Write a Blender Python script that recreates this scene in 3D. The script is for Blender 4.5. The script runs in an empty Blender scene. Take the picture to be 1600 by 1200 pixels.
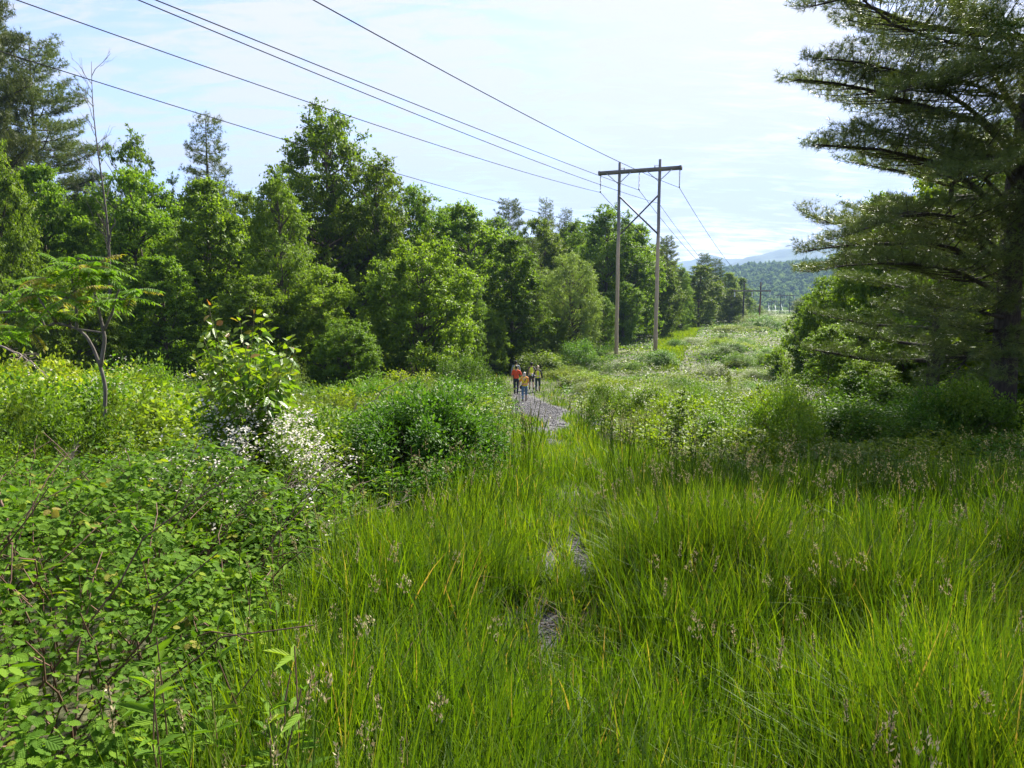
import bpy, math, random
import numpy as np
from mathutils import Vector
PI = math.pi
scene = bpy.context.scene
COL = scene.collection
F_PX, CX, CY = 1067.0, 800.0, 600.0       # focal length and centre in photograph pixels
PITCH = math.atan(130.0 / F_PX)

# ------------------------------------------------------------------ basics
def ray(px, py):
    """direction through a point of the photograph, scaled so that y (depth) = 1"""
    a, b = (px - CX) / F_PX, -(py - CY) / F_PX
    c, s = math.cos(PITCH), math.sin(PITCH)
    y = c + b * s
    z = b * c - s
    return a / y, z / y
def at(px, py, Y):
    a, b = ray(px, py)
    return np.array([a * Y, Y, b * Y])

def _hash(ix, iy, seed):
    h = (ix * 374761393 + iy * 668265263 + seed * 1442695041) & 0xFFFFFFFF
    h = ((h ^ (h >> 13)) * 1274126177) & 0xFFFFFFFF
    return ((h ^ (h >> 16)) & 0xFFFFFF) / float(0xFFFFFF)
def vnoise(x, y, seed=0):
    x = np.asarray(x, float); y = np.asarray(y, float)
    x, y = np.broadcast_arrays(x, y)
    ix = np.floor(x).astype(np.int64); iy = np.floor(y).astype(np.int64)
    fx = x - ix; fy = y - iy
    fx = fx * fx * (3 - 2 * fx); fy = fy * fy * (3 - 2 * fy)
    a = _hash(ix, iy, seed); b = _hash(ix + 1, iy, seed); c = _hash(ix, iy + 1, seed); d = _hash(ix + 1, iy + 1, seed)
    return (a * (1 - fx) + b * fx) * (1 - fy) + (c * (1 - fx) + d * fx) * fy
def fbm(x, y, seed=0, o=4):
    s = 0; a = .5
    for i in range(o):
        s = s + a * vnoise(np.asarray(x) * 2 ** i, np.asarray(y) * 2 ** i, seed + i); a *= .5
    return s

PY = [-60, -30, 0, 10, 20, 30, 38, 46, 60, 90, 120, 160, 300, 460, 1000, 9000]
PZ = [-1.0, -1.0, -1.65, -2.72, -3.8, -4.85, -5.65, -5.9, -6.1, -6.0, -5.5, -6.0, -8.0, -7.4, -12, -30]
def gz(x, y):
    x = np.asarray(x, float); y = np.asarray(y, float)
    z = (np.interp(y - 2, PY, PZ) + np.interp(y + 2, PY, PZ) + np.interp(y, PY, PZ) * 2) / 4
    z = z + 0.9 * np.exp(-((x - 19) ** 2 + (y - 71) ** 2) / 90.0) - 0.6 * np.exp(-((x - 7) ** 2 + (y - 74) ** 2) / 40.0)
    z = z + 0.25 * (vnoise(x * .11, y * .11, 5) - .5) * np.clip(y / 12, 0, 1)
    z = z + 0.05 * (vnoise(x * .9, y * .9, 6) - .5) * np.clip(np.abs(x - .6) - .4, 0, 1)
    return z

def nrm(v):
    return v / np.maximum(np.linalg.norm(v, axis=-1, keepdims=True), 1e-9)

class MB:
    """collects faces of several sizes into one mesh"""
    def __init__(s): s.V = []; s.F = []; s.A = []; s.U = []; s.M = []; s.n = 0
    def add(s, V, F, var=None, uv=None, mat=0):
        V = np.asarray(V, float).reshape(-1, 3); F = np.asarray(F, np.int64)
        s.V.append(V); s.F.append(F + s.n); s.n += len(V)
        s.A.append(np.full(len(F), .5) if var is None else np.broadcast_to(np.asarray(var, float), (len(F),)))
        s.U.append(np.zeros((F.size, 2)) if uv is None else uv)
        s.M.append(np.full(len(F), mat, np.int32))
        return s
    def tube(s, pts, rad, sides=6, var=.5, cap=True, mat=0):
        P = np.asarray(pts, float); n = len(P)
        R = np.broadcast_to(np.asarray(rad, float), (n,))
        T = np.gradient(P, axis=0) if n > 2 else np.repeat((P[-1:] - P[:1]), n, 0)
        T = nrm(T)
        ref = np.array([0, 0, 1.]) if abs(T[:, 2]).mean() < .8 else np.array([1., 0, 0])
        A = nrm(np.cross(T, ref)); B = np.cross(T, A)
        th = np.arange(sides) * 2 * PI / sides
        V = P[:, None] + R[:, None, None] * (np.cos(th)[None, :, None] * A[:, None] + np.sin(th)[None, :, None] * B[:, None])
        i = np.arange(n - 1)[:, None] * sides; j = np.arange(sides)[None]; k = (j + 1) % sides
        F = np.stack([i + j, i + k, i + sides + k, i + sides + j], -1).reshape(-1, 4)
        s.add(V, F, var, mat=mat)
        if cap and sides >= 3:
            b = s.n - n * sides
            s.F.append(np.array([list(range(b + sides - 1, b - 1, -1))])); s.F.append(np.array([[b + (n - 1) * sides + q for q in range(sides)]]))
            for _ in range(2):
                s.A.append(np.full(1, .5)); s.U.append(np.zeros((sides, 2))); s.M.append(np.full(1, mat, np.int32))
        return s
    def box(s, c, size, R=None, var=.5, mat=0):
        q = np.array([[x, y, z] for x in (-.5, .5) for y in (-.5, .5) for z in (-.5, .5)]) * np.asarray(size, float)
        if R is not None: q = q @ np.asarray(R).T
        s.add(q + np.asarray(c, float), [[0, 1, 3, 2], [4, 6, 7, 5], [0, 4, 5, 1], [2, 3, 7, 6], [0, 2, 6, 4], [1, 5, 7, 3]], var, mat=mat)
        return s
    def sphere(s, c, r, var=.5, seg=12, rings=8, mat=0):
        th = np.arange(seg) * 2 * PI / seg; ph = np.linspace(0, PI, rings + 1)
        V = np.stack([np.outer(np.sin(ph), np.cos(th)), np.outer(np.sin(ph), np.sin(th)), np.outer(np.cos(ph), np.ones(seg))], -1).reshape(-1, 3)
        i = np.arange(rings)[:, None] * seg; j = np.arange(seg)[None]; k = (j + 1) % seg
        F = np.stack([i + j, i + seg + j, i + seg + k, i + k], -1).reshape(-1, 4)
        s.add(V * np.asarray(r, float) + np.asarray(c, float), F, var, mat=mat)
        return s
    def mesh(s, name, mats, smooth=False):
        me = bpy.data.meshes.new(name)
        V = np.concatenate(s.V).astype(np.float32)
        me.vertices.add(len(V)); me.vertices.foreach_set('co', V.ravel())
        idx = np.concatenate([f.ravel() for f in s.F]); tot = np.concatenate([np.full(len(f), f.shape[1]) for f in s.F])
        me.loops.add(len(idx)); me.loops.foreach_set('vertex_index', idx.astype(np.int32))
        me.polygons.add(len(tot))
        st = np.concatenate([[0], np.cumsum(tot)[:-1]])
        me.polygons.foreach_set('loop_start', st.astype(np.int32)); me.polygons.foreach_set('loop_total', tot.astype(np.int32))
        if smooth: me.polygons.foreach_set('use_smooth', np.ones(len(tot), bool))
        me.polygons.foreach_set('material_index', np.concatenate(s.M))
        a = me.attributes.new('var', 'FLOAT', 'FACE'); a.data.foreach_set('value', np.concatenate(s.A).astype(np.float32))
        uv = me.uv_layers.new(name='UVMap'); uv.data.foreach_set('uv', np.concatenate(s.U).astype(np.float32).ravel())
        for m in (mats if isinstance(mats, (list, tuple)) else [mats]): me.materials.append(m)
        me.update(calc_edges=True)
        return me

def link(name, data, parent=None, loc=None, **kw):
    o = bpy.data.objects.new(name, data); COL.objects.link(o)
    if parent is not None: o.parent = parent
    if loc is not None: o.location = [float(q) for q in loc]
    for k, v in kw.items(): o[k] = v
    return o
def thing(name, label, cat, loc=(0, 0, 0), rz=0., group=None, scale=1.):
    o = bpy.data.objects.new(name, None); COL.objects.link(o)
    o.location = [float(q) for q in loc]; o.rotation_euler = (0, 0, float(rz))
    o.scale = (scale,) * 3 if np.isscalar(scale) else [float(q) for q in scale]
    o.empty_display_size = .3
    o['label'] = label; o['category'] = cat
    if group: o['group'] = group
    return o

# ------------------------------------------------------------------ leaves
def T(verts, faces): return (np.array(verts, float), np.array(faces))
LEAF1 = T([(0, 0, 0), (.5, .42, .07), (0, 1, -.08), (-.5, .42, .07)], [(0, 1, 2, 3)])
LEAF2 = T([(0, 0, 0), (.42, .25, .07), (.42, .6, .05), (0, 1, -.14), (-.42, .6, .05), (-.42, .25, .07), (0, .45, -.02)],
          [(0, 1, 2, 6), (6, 2, 3, 3), (0, 6, 4, 5), (6, 3, 4, 4)])
LEAF2 = T(LEAF2[0], [(0, 1, 2), (0, 2, 6), (6, 2, 3), (0, 4, 5), (0, 6, 4), (6, 3, 4)])
def _serrate():
    v = []; f = []
    n = 7
    for i in range(n + 1):
        t = i / n
        v.append((0, t, -.16 * t * t + .02))
    prof = [0, .3, .42, .46, .43, .33, .19, .0]
    for sgn in (1, -1):
        b = len(v)
        for i in range(n + 1):
            t = i / n
            v.append((sgn * prof[i] * 1.06, t - (.0 if i in (0, n) else -.05), .07 - .2 * t * t + (.03 if i % 2 else 0)))
            v.append((sgn * prof[i] * .86, min(1, t + .09), .045 - .2 * t * t))
        for i in range(n):
            if i == n - 1:
                q = [(i, b + 2 * i, n), (i, b + 2 * i + 1, n)]
                q = [(i, b + 2 * i, b + 2 * i + 1), (i, b + 2 * i + 1, n)]
            else:
                q = [(i, b + 2 * i, b + 2 * i + 1), (i, b + 2 * i + 1, i + 1), (i + 1, b + 2 * i + 1, b + 2 * i + 2)]
            if sgn < 0: q = [(a, c, d) for a, d, c in q]
            f += q
    return T(v, f)
RASP = _serrate()
def place(mb, tmpl, P, D, N, L, W, var=None, mat=0):
    tv, tf = tmpl
    n = len(P)
    D = nrm(D); S = nrm(np.cross(D, N)); N2 = np.cross(S, D)
    L = np.broadcast_to(np.asarray(L, float), (n,))[:, None, None]; W = np.broadcast_to(np.asarray(W, float), (n,))[:, None, None]
    V = P[:, None] + tv[None, :, 0:1] * W * S[:, None] + tv[None, :, 1:2] * L * D[:, None] + tv[None, :, 2:3] * L * N2[:, None]
    F = (np.arange(n) * len(tv))[:, None, None] + tf[None]
    uvt = tv[tf.ravel()][:, :2] + np.array([.5, 0])
    var = np.random.default_rng(n).random(n) if var is None else var
    mb.add(V.reshape(-1, 3), F.reshape(-1, tf.shape[1]), np.repeat(var, len(tf)), np.tile(uvt, (n, 1)), mat)
    return mb
def rdir(rng, n):
    return nrm(rng.normal(size=(n, 3)))

# ------------------------------------------------------------------ materials
def nt(name):
    m = bpy.data.materials.new(name); m.use_nodes = True
    t = m.node_tree; t.nodes.clear()
    out = t.nodes.new('ShaderNodeOutputMaterial')
    return m, t, out
def N_(t, typ, **kw):
    n = t.nodes.new(typ)
    for k, v in kw.items():
        if k.startswith('i_'):
            n.inputs[k[2:].replace('_', ' ')].default_value = v
        else: setattr(n, k, v)
    return n
def ramp(t, fac, stops, interp='LINEAR'):
    r = t.nodes.new('ShaderNodeValToRGB'); r.color_ramp.interpolation = interp
    e = r.color_ramp.elements
    while len(e) < len(stops): e.new(.5)
    for q, (p, c) in zip(e, stops): q.position = p; q.color = (*c, 1) if len(c) == 3 else c
    if fac is not None: t.links.new(fac, r.inputs['Fac'])
    return r
def leaf_mat(name, stops, trans=.4, tint=(1.25, 1.3, .45), rough=.55, spec=.22, vein=False, objvar=.25):
    def warm(c): return (c[0] * 1.38, c[1] * 1.24, c[2] * .85) if c[1] > c[0] * 1.1 and c[1] > c[2] * 1.9 else c
    stops = [(q, warm(c)) for q, c in stops]
    m, t, out = nt(name); L = t.links.new
    at_ = N_(t, 'ShaderNodeAttribute', attribute_name='var')
    r = ramp(t, at_.outputs['Fac'], stops)
    oi = N_(t, 'ShaderNodeObjectInfo')
    mr = N_(t, 'ShaderNodeMapRange'); mr.inputs['To Min'].default_value = 1 - objvar; mr.inputs['To Max'].default_value = 1 + objvar
    L(oi.outputs['Random'], mr.inputs['Value'])
    mh = N_(t, 'ShaderNodeMapRange'); mh.inputs['To Min'].default_value = .5 - objvar * .045; mh.inputs['To Max'].default_value = .5 + objvar * .05
    mu = N_(t, 'ShaderNodeMath', operation='MULTIPLY'); mu.inputs[1].default_value = 7.31
    fr = N_(t, 'ShaderNodeMath', operation='FRACT')
    L(oi.outputs['Random'], mu.inputs[0]); L(mu.outputs[0], fr.inputs[0]); L(fr.outputs[0], mh.inputs['Value'])
    hs = N_(t, 'ShaderNodeHueSaturation'); L(r.outputs['Color'], hs.inputs['Color']); L(mr.outputs[0], hs.inputs['Value']); L(mh.outputs[0], hs.inputs['Hue'])
    col = hs.outputs['Color']
    p = N_(t, 'ShaderNodeBsdfPrincipled'); p.inputs['Roughness'].default_value = rough; p.inputs['Specular IOR Level'].default_value = spec
    if vein:
        uv = N_(t, 'ShaderNodeUVMap', uv_map='UVMap'); sx = N_(t, 'ShaderNodeSeparateXYZ'); L(uv.outputs[0], sx.inputs[0])
        a = N_(t, 'ShaderNodeMath', operation='SUBTRACT'); L(sx.outputs['X'], a.inputs[0]); a.inputs[1].default_value = .5
        ab = N_(t, 'ShaderNodeMath', operation='ABSOLUTE'); L(a.outputs[0], ab.inputs[0])
        ph = N_(t, 'ShaderNodeMath', operation='MULTIPLY_ADD'); L(ab.outputs[0], ph.inputs[0]); ph.inputs[1].default_value = -1.1; L(sx.outputs['Y'], ph.inputs[2])
        k = N_(t, 'ShaderNodeMath', operation='MULTIPLY'); L(ph.outputs[0], k.inputs[0]); k.inputs[1].default_value = 30.
        sn = N_(t, 'ShaderNodeMath', operation='SINE'); L(k.outputs[0], sn.inputs[0])
        mid = N_(t, 'ShaderNodeMapRange'); L(ab.outputs[0], mid.inputs['Value']); mid.inputs['From Max'].default_value = .05; mid.inputs['To Min'].default_value = -1.5; mid.inputs['To Max'].default_value = 0
        ad = N_(t, 'ShaderNodeMath', operation='ADD'); L(sn.outputs[0], ad.inputs[0]); L(mid.outputs[0], ad.inputs[1])
        bp = N_(t, 'ShaderNodeBump'); bp.inputs['Strength'].default_value = .3; bp.inputs['Distance'].default_value = .004; L(ad.outputs[0], bp.inputs['Height']); L(bp.outputs[0], p.inputs['Normal'])
        vm = N_(t, 'ShaderNodeMapRange'); L(ad.outputs[0], vm.inputs['Value']); vm.inputs['From Min'].default_value = -2.; vm.inputs['From Max'].default_value = 1.; vm.inputs['To Min'].default_value = 1.12; vm.inputs['To Max'].default_value = .92
        mm = N_(t, 'ShaderNodeVectorMath', operation='SCALE'); L(col, mm.inputs[0]); L(vm.outputs[0], mm.inputs['Scale']); col = mm.outputs[0]
    L(col, p.inputs['Base Color'])
    tr = N_(t, 'ShaderNodeBsdfTranslucent')
    ml = N_(t, 'ShaderNodeVectorMath', operation='MULTIPLY'); ml.inputs[1].default_value = tint; L(col, ml.inputs[0]); L(ml.outputs[0], tr.inputs['Color'])
    mx = N_(t, 'ShaderNodeMixShader'); mx.inputs[0].default_value = trans
    L(p.outputs[0], mx.inputs[1]); L(tr.outputs[0], mx.inputs[2]); L(mx.outputs[0], out.inputs[0])
    return m
def noise_mat(name, stops, scale=3., detail=6, rough=.85, bump=.3, dist=.02, stretch=(1, 1, 1), spec=.3, coord='Object'):
    m, t, out = nt(name); L = t.links.new
    tc = N_(t, 'ShaderNodeTexCoord'); mp = N_(t, 'ShaderNodeMapping'); mp.inputs['Scale'].default_value = stretch
    L(tc.outputs[coord], mp.inputs[0])
    n = N_(t, 'ShaderNodeTexNoise'); n.inputs['Scale'].default_value = scale; n.inputs['Detail'].default_value = detail; L(mp.outputs[0], n.inputs['Vector'])
    r = ramp(t, n.outputs['Fac'], stops)
    p = N_(t, 'ShaderNodeBsdfPrincipled'); p.inputs['Roughness'].default_value = rough; p.inputs['Specular IOR Level'].default_value = spec
    b = N_(t, 'ShaderNodeBump'); b.inputs['Strength'].default_value = bump; b.inputs['Distance'].default_value = dist
    L(n.outputs['Fac'], b.inputs['Height']); L(b.outputs[0], p.inputs['Normal'])
    L(r.outputs['Color'], p.inputs['Base Color']); L(p.outputs[0], out.inputs[0])
    return m
def plain(name, c, rough=.6, metal=0., spec=.4, vary=.15):
    return noise_mat(name, [(.3, tuple(q * (1 - vary) for q in c)), (.7, tuple(min(1, q * (1 + vary)) for q in c))], 40, 3, rough, .1, .002, spec=spec)

g = lambda *c: tuple(c)
M = {}
M['broad'] = leaf_mat('broad_leaves', [(0, g(.056, .106, .012)), (.5, g(.092, .165, .017)), (.85, g(.14, .225, .022)), (1, g(.185, .26, .03))], .48)
M['broad_light'] = leaf_mat('light_broad_leaves', [(0, g(.06, .12, .016)), (.5, g(.09, .17, .022)), (1, g(.14, .22, .035))], .45)
M['pale'] = leaf_mat('pale_leaves', [(0, g(.09, .14, .04)), (.5, g(.13, .19, .06)), (1, g(.19, .25, .09))], .38)
M['pine'] = leaf_mat('pine_needles', [(0, g(.036, .066, .02)), (.5, g(.072, .112, .032)), (.9, g(.12, .16, .048)), (1, g(.15, .14, .06))], .3, (1.2, 1.2, .6), rough=.4, spec=.5)
M['pine_far'] = leaf_mat('far_pine_needles', [(0, g(.042, .075, .022)), (.5, g(.07, .11, .032)), (1, g(.115, .155, .05))], .3, (1.2, 1.2, .6), rough=.45)
M['shrub'] = leaf_mat('shrub_leaves', [(0, g(.045, .10, .013)), (.5, g(.07, .15, .017)), (.9, g(.11, .2, .022)), (1, g(.2, .24, .03))], .42)
M['shrub_yellow'] = leaf_mat('yellow_green_leaves', [(0, g(.08, .14, .014)), (.5, g(.12, .19, .018)), (1, g(.2, .26, .03))], .45)
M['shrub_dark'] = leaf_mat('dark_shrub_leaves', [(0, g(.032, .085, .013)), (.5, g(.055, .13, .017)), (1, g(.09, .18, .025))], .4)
M['grey'] = leaf_mat('grey_green_leaves', [(0, g(.075, .12, .035)), (.5, g(.11, .165, .045)), (1, g(.17, .22, .06))], .35, (1.2, 1.25, .6))
M['juniper'] = leaf_mat('juniper_sprays', [(0, g(.055, .10, .018)), (.6, g(.09, .145, .024)), (.9, g(.13, .19, .03)), (1, g(.18, .15, .05))], .4)
M['rasp'] = leaf_mat('raspberry_leaves', [(0, g(.03, .072, .009)), (.5, g(.056, .115, .012)), (.85, g(.088, .155, .015)), (.95, g(.15, .2, .02)), (1, g(.2, .16, .04))], .4, vein=True, rough=.65, spec=.12)
M['sumac'] = leaf_mat('sumac_leaflets', [(0, g(.06, .13, .016)), (.6, g(.09, .18, .02)), (.9, g(.16, .24, .025)), (1, g(.26, .22, .05))], .45, vein=True)
M['cherry'] = leaf_mat('sapling_leaves', [(0, g(.06, .14, .014)), (.5, g(.11, .195, .018)), (.8, g(.17, .24, .02)), (.9, g(.24, .2, .03)), (1, g(.3, .11, .03))], .45, vein=True, rough=.35, spec=.5)
M['flower'] = leaf_mat('white_petals', [(0, g(.55, .5, .42)), (1, g(.8, .77, .7))], .35, (1, 1, .95), objvar=.05)
M['cream'] = leaf_mat('cream_blossom', [(0, g(.5, .5, .28)), (1, g(.75, .74, .5))], .3, (1, 1, .9), objvar=.05)
M['grass'] = leaf_mat('tall_grass_blades', [(0, g(.02, .058, .007)), (.45, g(.05, .108, .01)), (.8, g(.088, .158, .012)), (.93, g(.135, .2, .018)), (.965, g(.3, .25, .1)), (1, g(.27, .19, .1))], .45, (1.5, 1.45, .3), rough=.55, spec=.22, objvar=0)
M['seed'] = leaf_mat('grass_seed_heads', [(0, g(.24, .17, .1)), (.5, g(.38, .3, .17)), (1, g(.5, .46, .27))], .3, (1, 1, .8), rough=.7, objvar=0)
M['bark'] = noise_mat('grey_brown_bark', [(.3, g(.05, .037, .028)), (.7, g(.14, .11, .085))], 9, 8, .9, .7, .03, (3, 3, .6))
M['pine_bark'] = noise_mat('dark_pine_bark', [(.3, g(.022, .017, .014)), (.7, g(.075, .058, .048))], 7, 8, .9, .9, .05, (3, 3, .7))
M['dead'] = noise_mat('weathered_dead_wood', [(.3, g(.07, .06, .05)), (.7, g(.16, .14, .12))], 9, 6, .9, .5, .02, (3, 3, .6))
M['cane'] = noise_mat('brown_cane', [(.3, g(.09, .045, .03)), (.7, g(.2, .12, .08))], 12, 4, .7, .3, .003)
M['twig'] = noise_mat('grey_twig', [(.3, g(.16, .12, .1)), (.7, g(.3, .24, .2))], 20, 4, .8, .3, .003)
M['stem'] = noise_mat('green_brown_stem', [(.3, g(.06, .06, .025)), (.7, g(.12, .11, .05))], 20, 4, .8, .2, .003)
EXPOSURE = 2.1
SKY_STR = .068
HAZE = .00019
CLOUD_OFF = (.3, 1.1, 0); CLOUD_LO, CLOUD_HI = .46, .84; CLOUD_B0, CLOUD_B1 = 3.0, 3.5
SHADE_TREES = [(12.4, 10.8, 18, 'w2'), (17.5, 12.5, 19, 'w2'), (20, 18, 21, 'w2')]  # unseen trees added for their shade: x, y, height, variant
# ------------------------------------------------------------------ plant generators
def curve(a, b, sag=0., n=6, wob=0., rng=None, up=0.):
    a = np.asarray(a, float); b = np.asarray(b, float)
    t = np.linspace(0, 1, n)[:, None]
    P = a + (b - a) * t
    P[:, 2] += (sag * 4 * t * (1 - t))[:, 0]
    if wob and rng is not None:
        w = rng.normal(size=(n, 3)) * wob * np.linalg.norm(b - a); w[0] = 0; w[-1] = 0
        P += w
    return P

def broadleaf(seed, H=15., R=4.3, base=.12, n_cl=260, n_leaf=210, L=.22, prof=(.35, .85), rc=(.75, 1.25), lobes=.28, flat=.62, mat='broad', loose=0., limbs=True):
    rng = np.random.default_rng(seed)
    wood = MB(); leaf = MB()
    top = H * .97
    lean = rng.normal(size=2) * .02 * H
    def axis(z): t = z / H; return np.array([lean[0] * t * t + .12 * math.sin(z * .5 + seed), lean[1] * t * t, z])
    zz = np.linspace(0, top * .93, 12)
    tr = .011 * H + .04
    wood.tube([axis(z) for z in zz], [tr * (1 - .93 * (z / top)) + .02 for z in zz], 8)
    u = rng.random(n_cl)
    tt = base + (1 - base) * (u ** .95)
    pk = prof[0]
    s = np.where(tt < pk, (tt / pk) ** .55 * .25 + .75 * 1.0, np.sqrt(np.clip(1 - ((tt - pk) / (1 - pk)) ** 2, 0, 1)) ** prof[1])
    s = np.where(tt < base + .08, s * .8, s)
    th = rng.random(n_cl) * 2 * PI
    ph = rng.random(6) * 6.28
    lob = 1 + lobes * (np.sin(2 * th + ph[0] + 4 * tt) * .5 + np.sin(3 * th + ph[1] - 7 * tt) * .6 + np.sin(5 * th + ph[2] + 9 * tt) * .4)
    rr = np.where(rng.random(n_cl) < .8, 1 - .22 * rng.random(n_cl), .25 + .55 * rng.random(n_cl))
    rad = R * s * lob * rr
    C = np.stack([np.cos(th) * rad, np.sin(th) * rad, tt * H - .03 * H], -1)
    C[:, :2] += np.array([axis(z)[:2] for z in C[:, 2]])
    if loose:
        k = rng.random(n_cl) < loose
        C[k] += (nrm(C[k] - np.array([0, 0, H * .45])) * rng.uniform(.2, 1.3, (k.sum(), 1)))
    rcl = rng.uniform(*rc, n_cl) * np.where(tt > .85, .72, 1.)
    if limbs:
        for i in rng.permutation(n_cl)[:int(n_cl * .45)]:
            c = C[i]; z0 = max(H * .08, c[2] - np.hypot(*c[:2]) * rng.uniform(.5, 1.0) - .3)
            a = axis(min(z0, top * .85))
            d = np.linalg.norm(c - a)
            wood.tube(curve(a, c, -.06 * d, 5, .035, rng), np.linspace(.012 * d + .03, .012, 5), 4, cap=False)
    nl = np.maximum((n_leaf * (rcl / np.mean(rcl)) ** 2).astype(int), 10)
    idx = np.repeat(np.arange(n_cl), nl); n = len(idx)
    # each clump is a handful of small leafy sprays, so its outline stays ragged
    ns = 9; sd_ = rdir(rng, n_cl * ns).reshape(n_cl, ns, 3) * rng.uniform(.45, 1.12, (n_cl, ns, 1)); pick = rng.integers(0, ns, n)
    sc_ = sd_[idx, pick]; ax_ = nrm(sc_ * np.array([1, 1, .5]) + rdir(rng, n) * .15)
    d = nrm(sc_ + .6 * rdir(rng, n))
    q = (sc_ * np.array([1, 1, flat + .1]) + ax_ * rng.normal(0, .3, (n, 1)) + rdir(rng, n) * (rng.random(n) ** .5 * .27)[:, None] * np.array([1, 1, .5])) * rcl[idx, None]
    # fray each clump: sprays pointing out
    P = C[idx] + q
    out = nrm(P - np.array([0, 0, H * .4])) * .5 + d * .7
    Nn = nrm(out * .8 + np.array([0, 0, .9]) + rng.normal(size=(n, 3)) * .55)
    D = nrm(d + np.array([0, 0, -.35]) + rng.normal(size=(n, 3)) * .6)
    Ls = L * rng.uniform(.65, 1.3, n)
    var = np.clip(.25 * rng.random(n_cl)[idx] + .75 * rng.random(n), 0, 1)
    place(leaf, LEAF1, P, D, Nn, Ls, Ls * .62, var)
    return wood.mesh('trunk_mesh', M['bark'], True), leaf.mesh('crown_mesh', M[mat])

def needles(mb, P, D, length, width, k, rng, spread=.9, var=None):
    """k needles round each tip P pointing along D"""
    n = len(P)
    Pi = np.repeat(P, k, 0); Di = np.repeat(D, k, 0); m = n * k
    d = nrm(Di * rng.uniform(.25, 1.2, (m, 1)) + rdir(rng, m) * spread)
    Ls = length * rng.uniform(.75, 1.2, m)
    s = nrm(np.cross(d, rdir(rng, m))) * width / 2
    base = Pi
    V = np.stack([base - s * .7, base + s * .7, base + d * Ls[:, None]], 1).reshape(-1, 3)
    F = np.arange(m * 3).reshape(-1, 3)
    v = rng.random(n) if var is None else var
    mb.add(V, F, np.clip(np.repeat(v, k) * .7 + rng.random(m) * .3, 0, 1))

def pine_limb(wood, nd, pts, rad, rng, tuft, start=.3, side=.34, step=.3, tstep=.09, spread=1., vlen=1.):
    """one limb with side branches whose twigs carry needle tufts"""
    pts = np.asarray(pts, float)
    seg = np.linalg.norm(np.diff(pts, axis=0), axis=1); Lt = seg.sum(); cum = np.concatenate([[0], np.cumsum(seg)]) / Lt
    n = 9; tq = np.linspace(0, 1, n)
    Q = np.stack([np.interp(tq, cum, pts[:, i]) for i in range(3)], -1)
    wood.tube(Q, rad * (1 - tq * .9) + .006, 5, cap=False)
    TP = []; TD = []
    ts = np.arange(start, 1.0, step / Lt)
    for t in ts:
        c = np.array([np.interp(t, cum, pts[:, i]) for i in range(3)])
        e = np.array([np.interp(min(1, t + .05), cum, pts[:, i]) for i in range(3)]) - np.array([np.interp(max(0, t - .05), cum, pts[:, i]) for i in range(3)])
        e = e / (np.linalg.norm(e) + 1e-9)
        for sg in (-1, 1):
            lat = np.cross(e, [0, 0, 1]) * sg
            l = (side * Lt * (1 - t) ** .8 * rng.uniform(.6, 1.1) + rng.uniform(.25, .5) * vlen)
            dr = lat * rng.uniform(.7, 1.1) + e * rng.uniform(.5, 1.0) + np.array([0, 0, rng.uniform(-.12, .3)])
            dr /= np.linalg.norm(dr)
            b = c + dr * l + np.array([0, 0, .12 * l])
            B = curve(c, b, -.05 * l, 5)
            wood.tube(B, np.linspace(.006 + .008 * l, .004, 5), 3, cap=False)
            m = max(3, int(l / tstep))
            tt = rng.uniform(.25, 1.05, m)
            X = c + (b - c) * tt[:, None]; X[:, 2] += -.05 * l * 4 * tt * (1 - tt)
            # twiglets to the sides of the side branch
            lat2 = np.cross(dr, [0, 0, 1])
            off = rng.uniform(-1, 1, m) * (.12 + .26 * l * (1.1 - tt)).clip(.05, .5) * vlen
            X = X + lat2 * off[:, None] + dr * np.abs(off)[:, None] * .5
            X[:, 2] += rng.uniform(-.02, .12, m) * vlen
            TP.append(X); TD.append(nrm(dr * .8 + lat2 * np.sign(off)[:, None] * .6 + np.array([0, 0, .35]) + rng.normal(size=(m, 3)) * .25))
    P = np.concatenate(TP); D = np.concatenate(TD)
    needles(nd, P, D, tuft[0], tuft[1], tuft[2], rng, spread)

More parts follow.
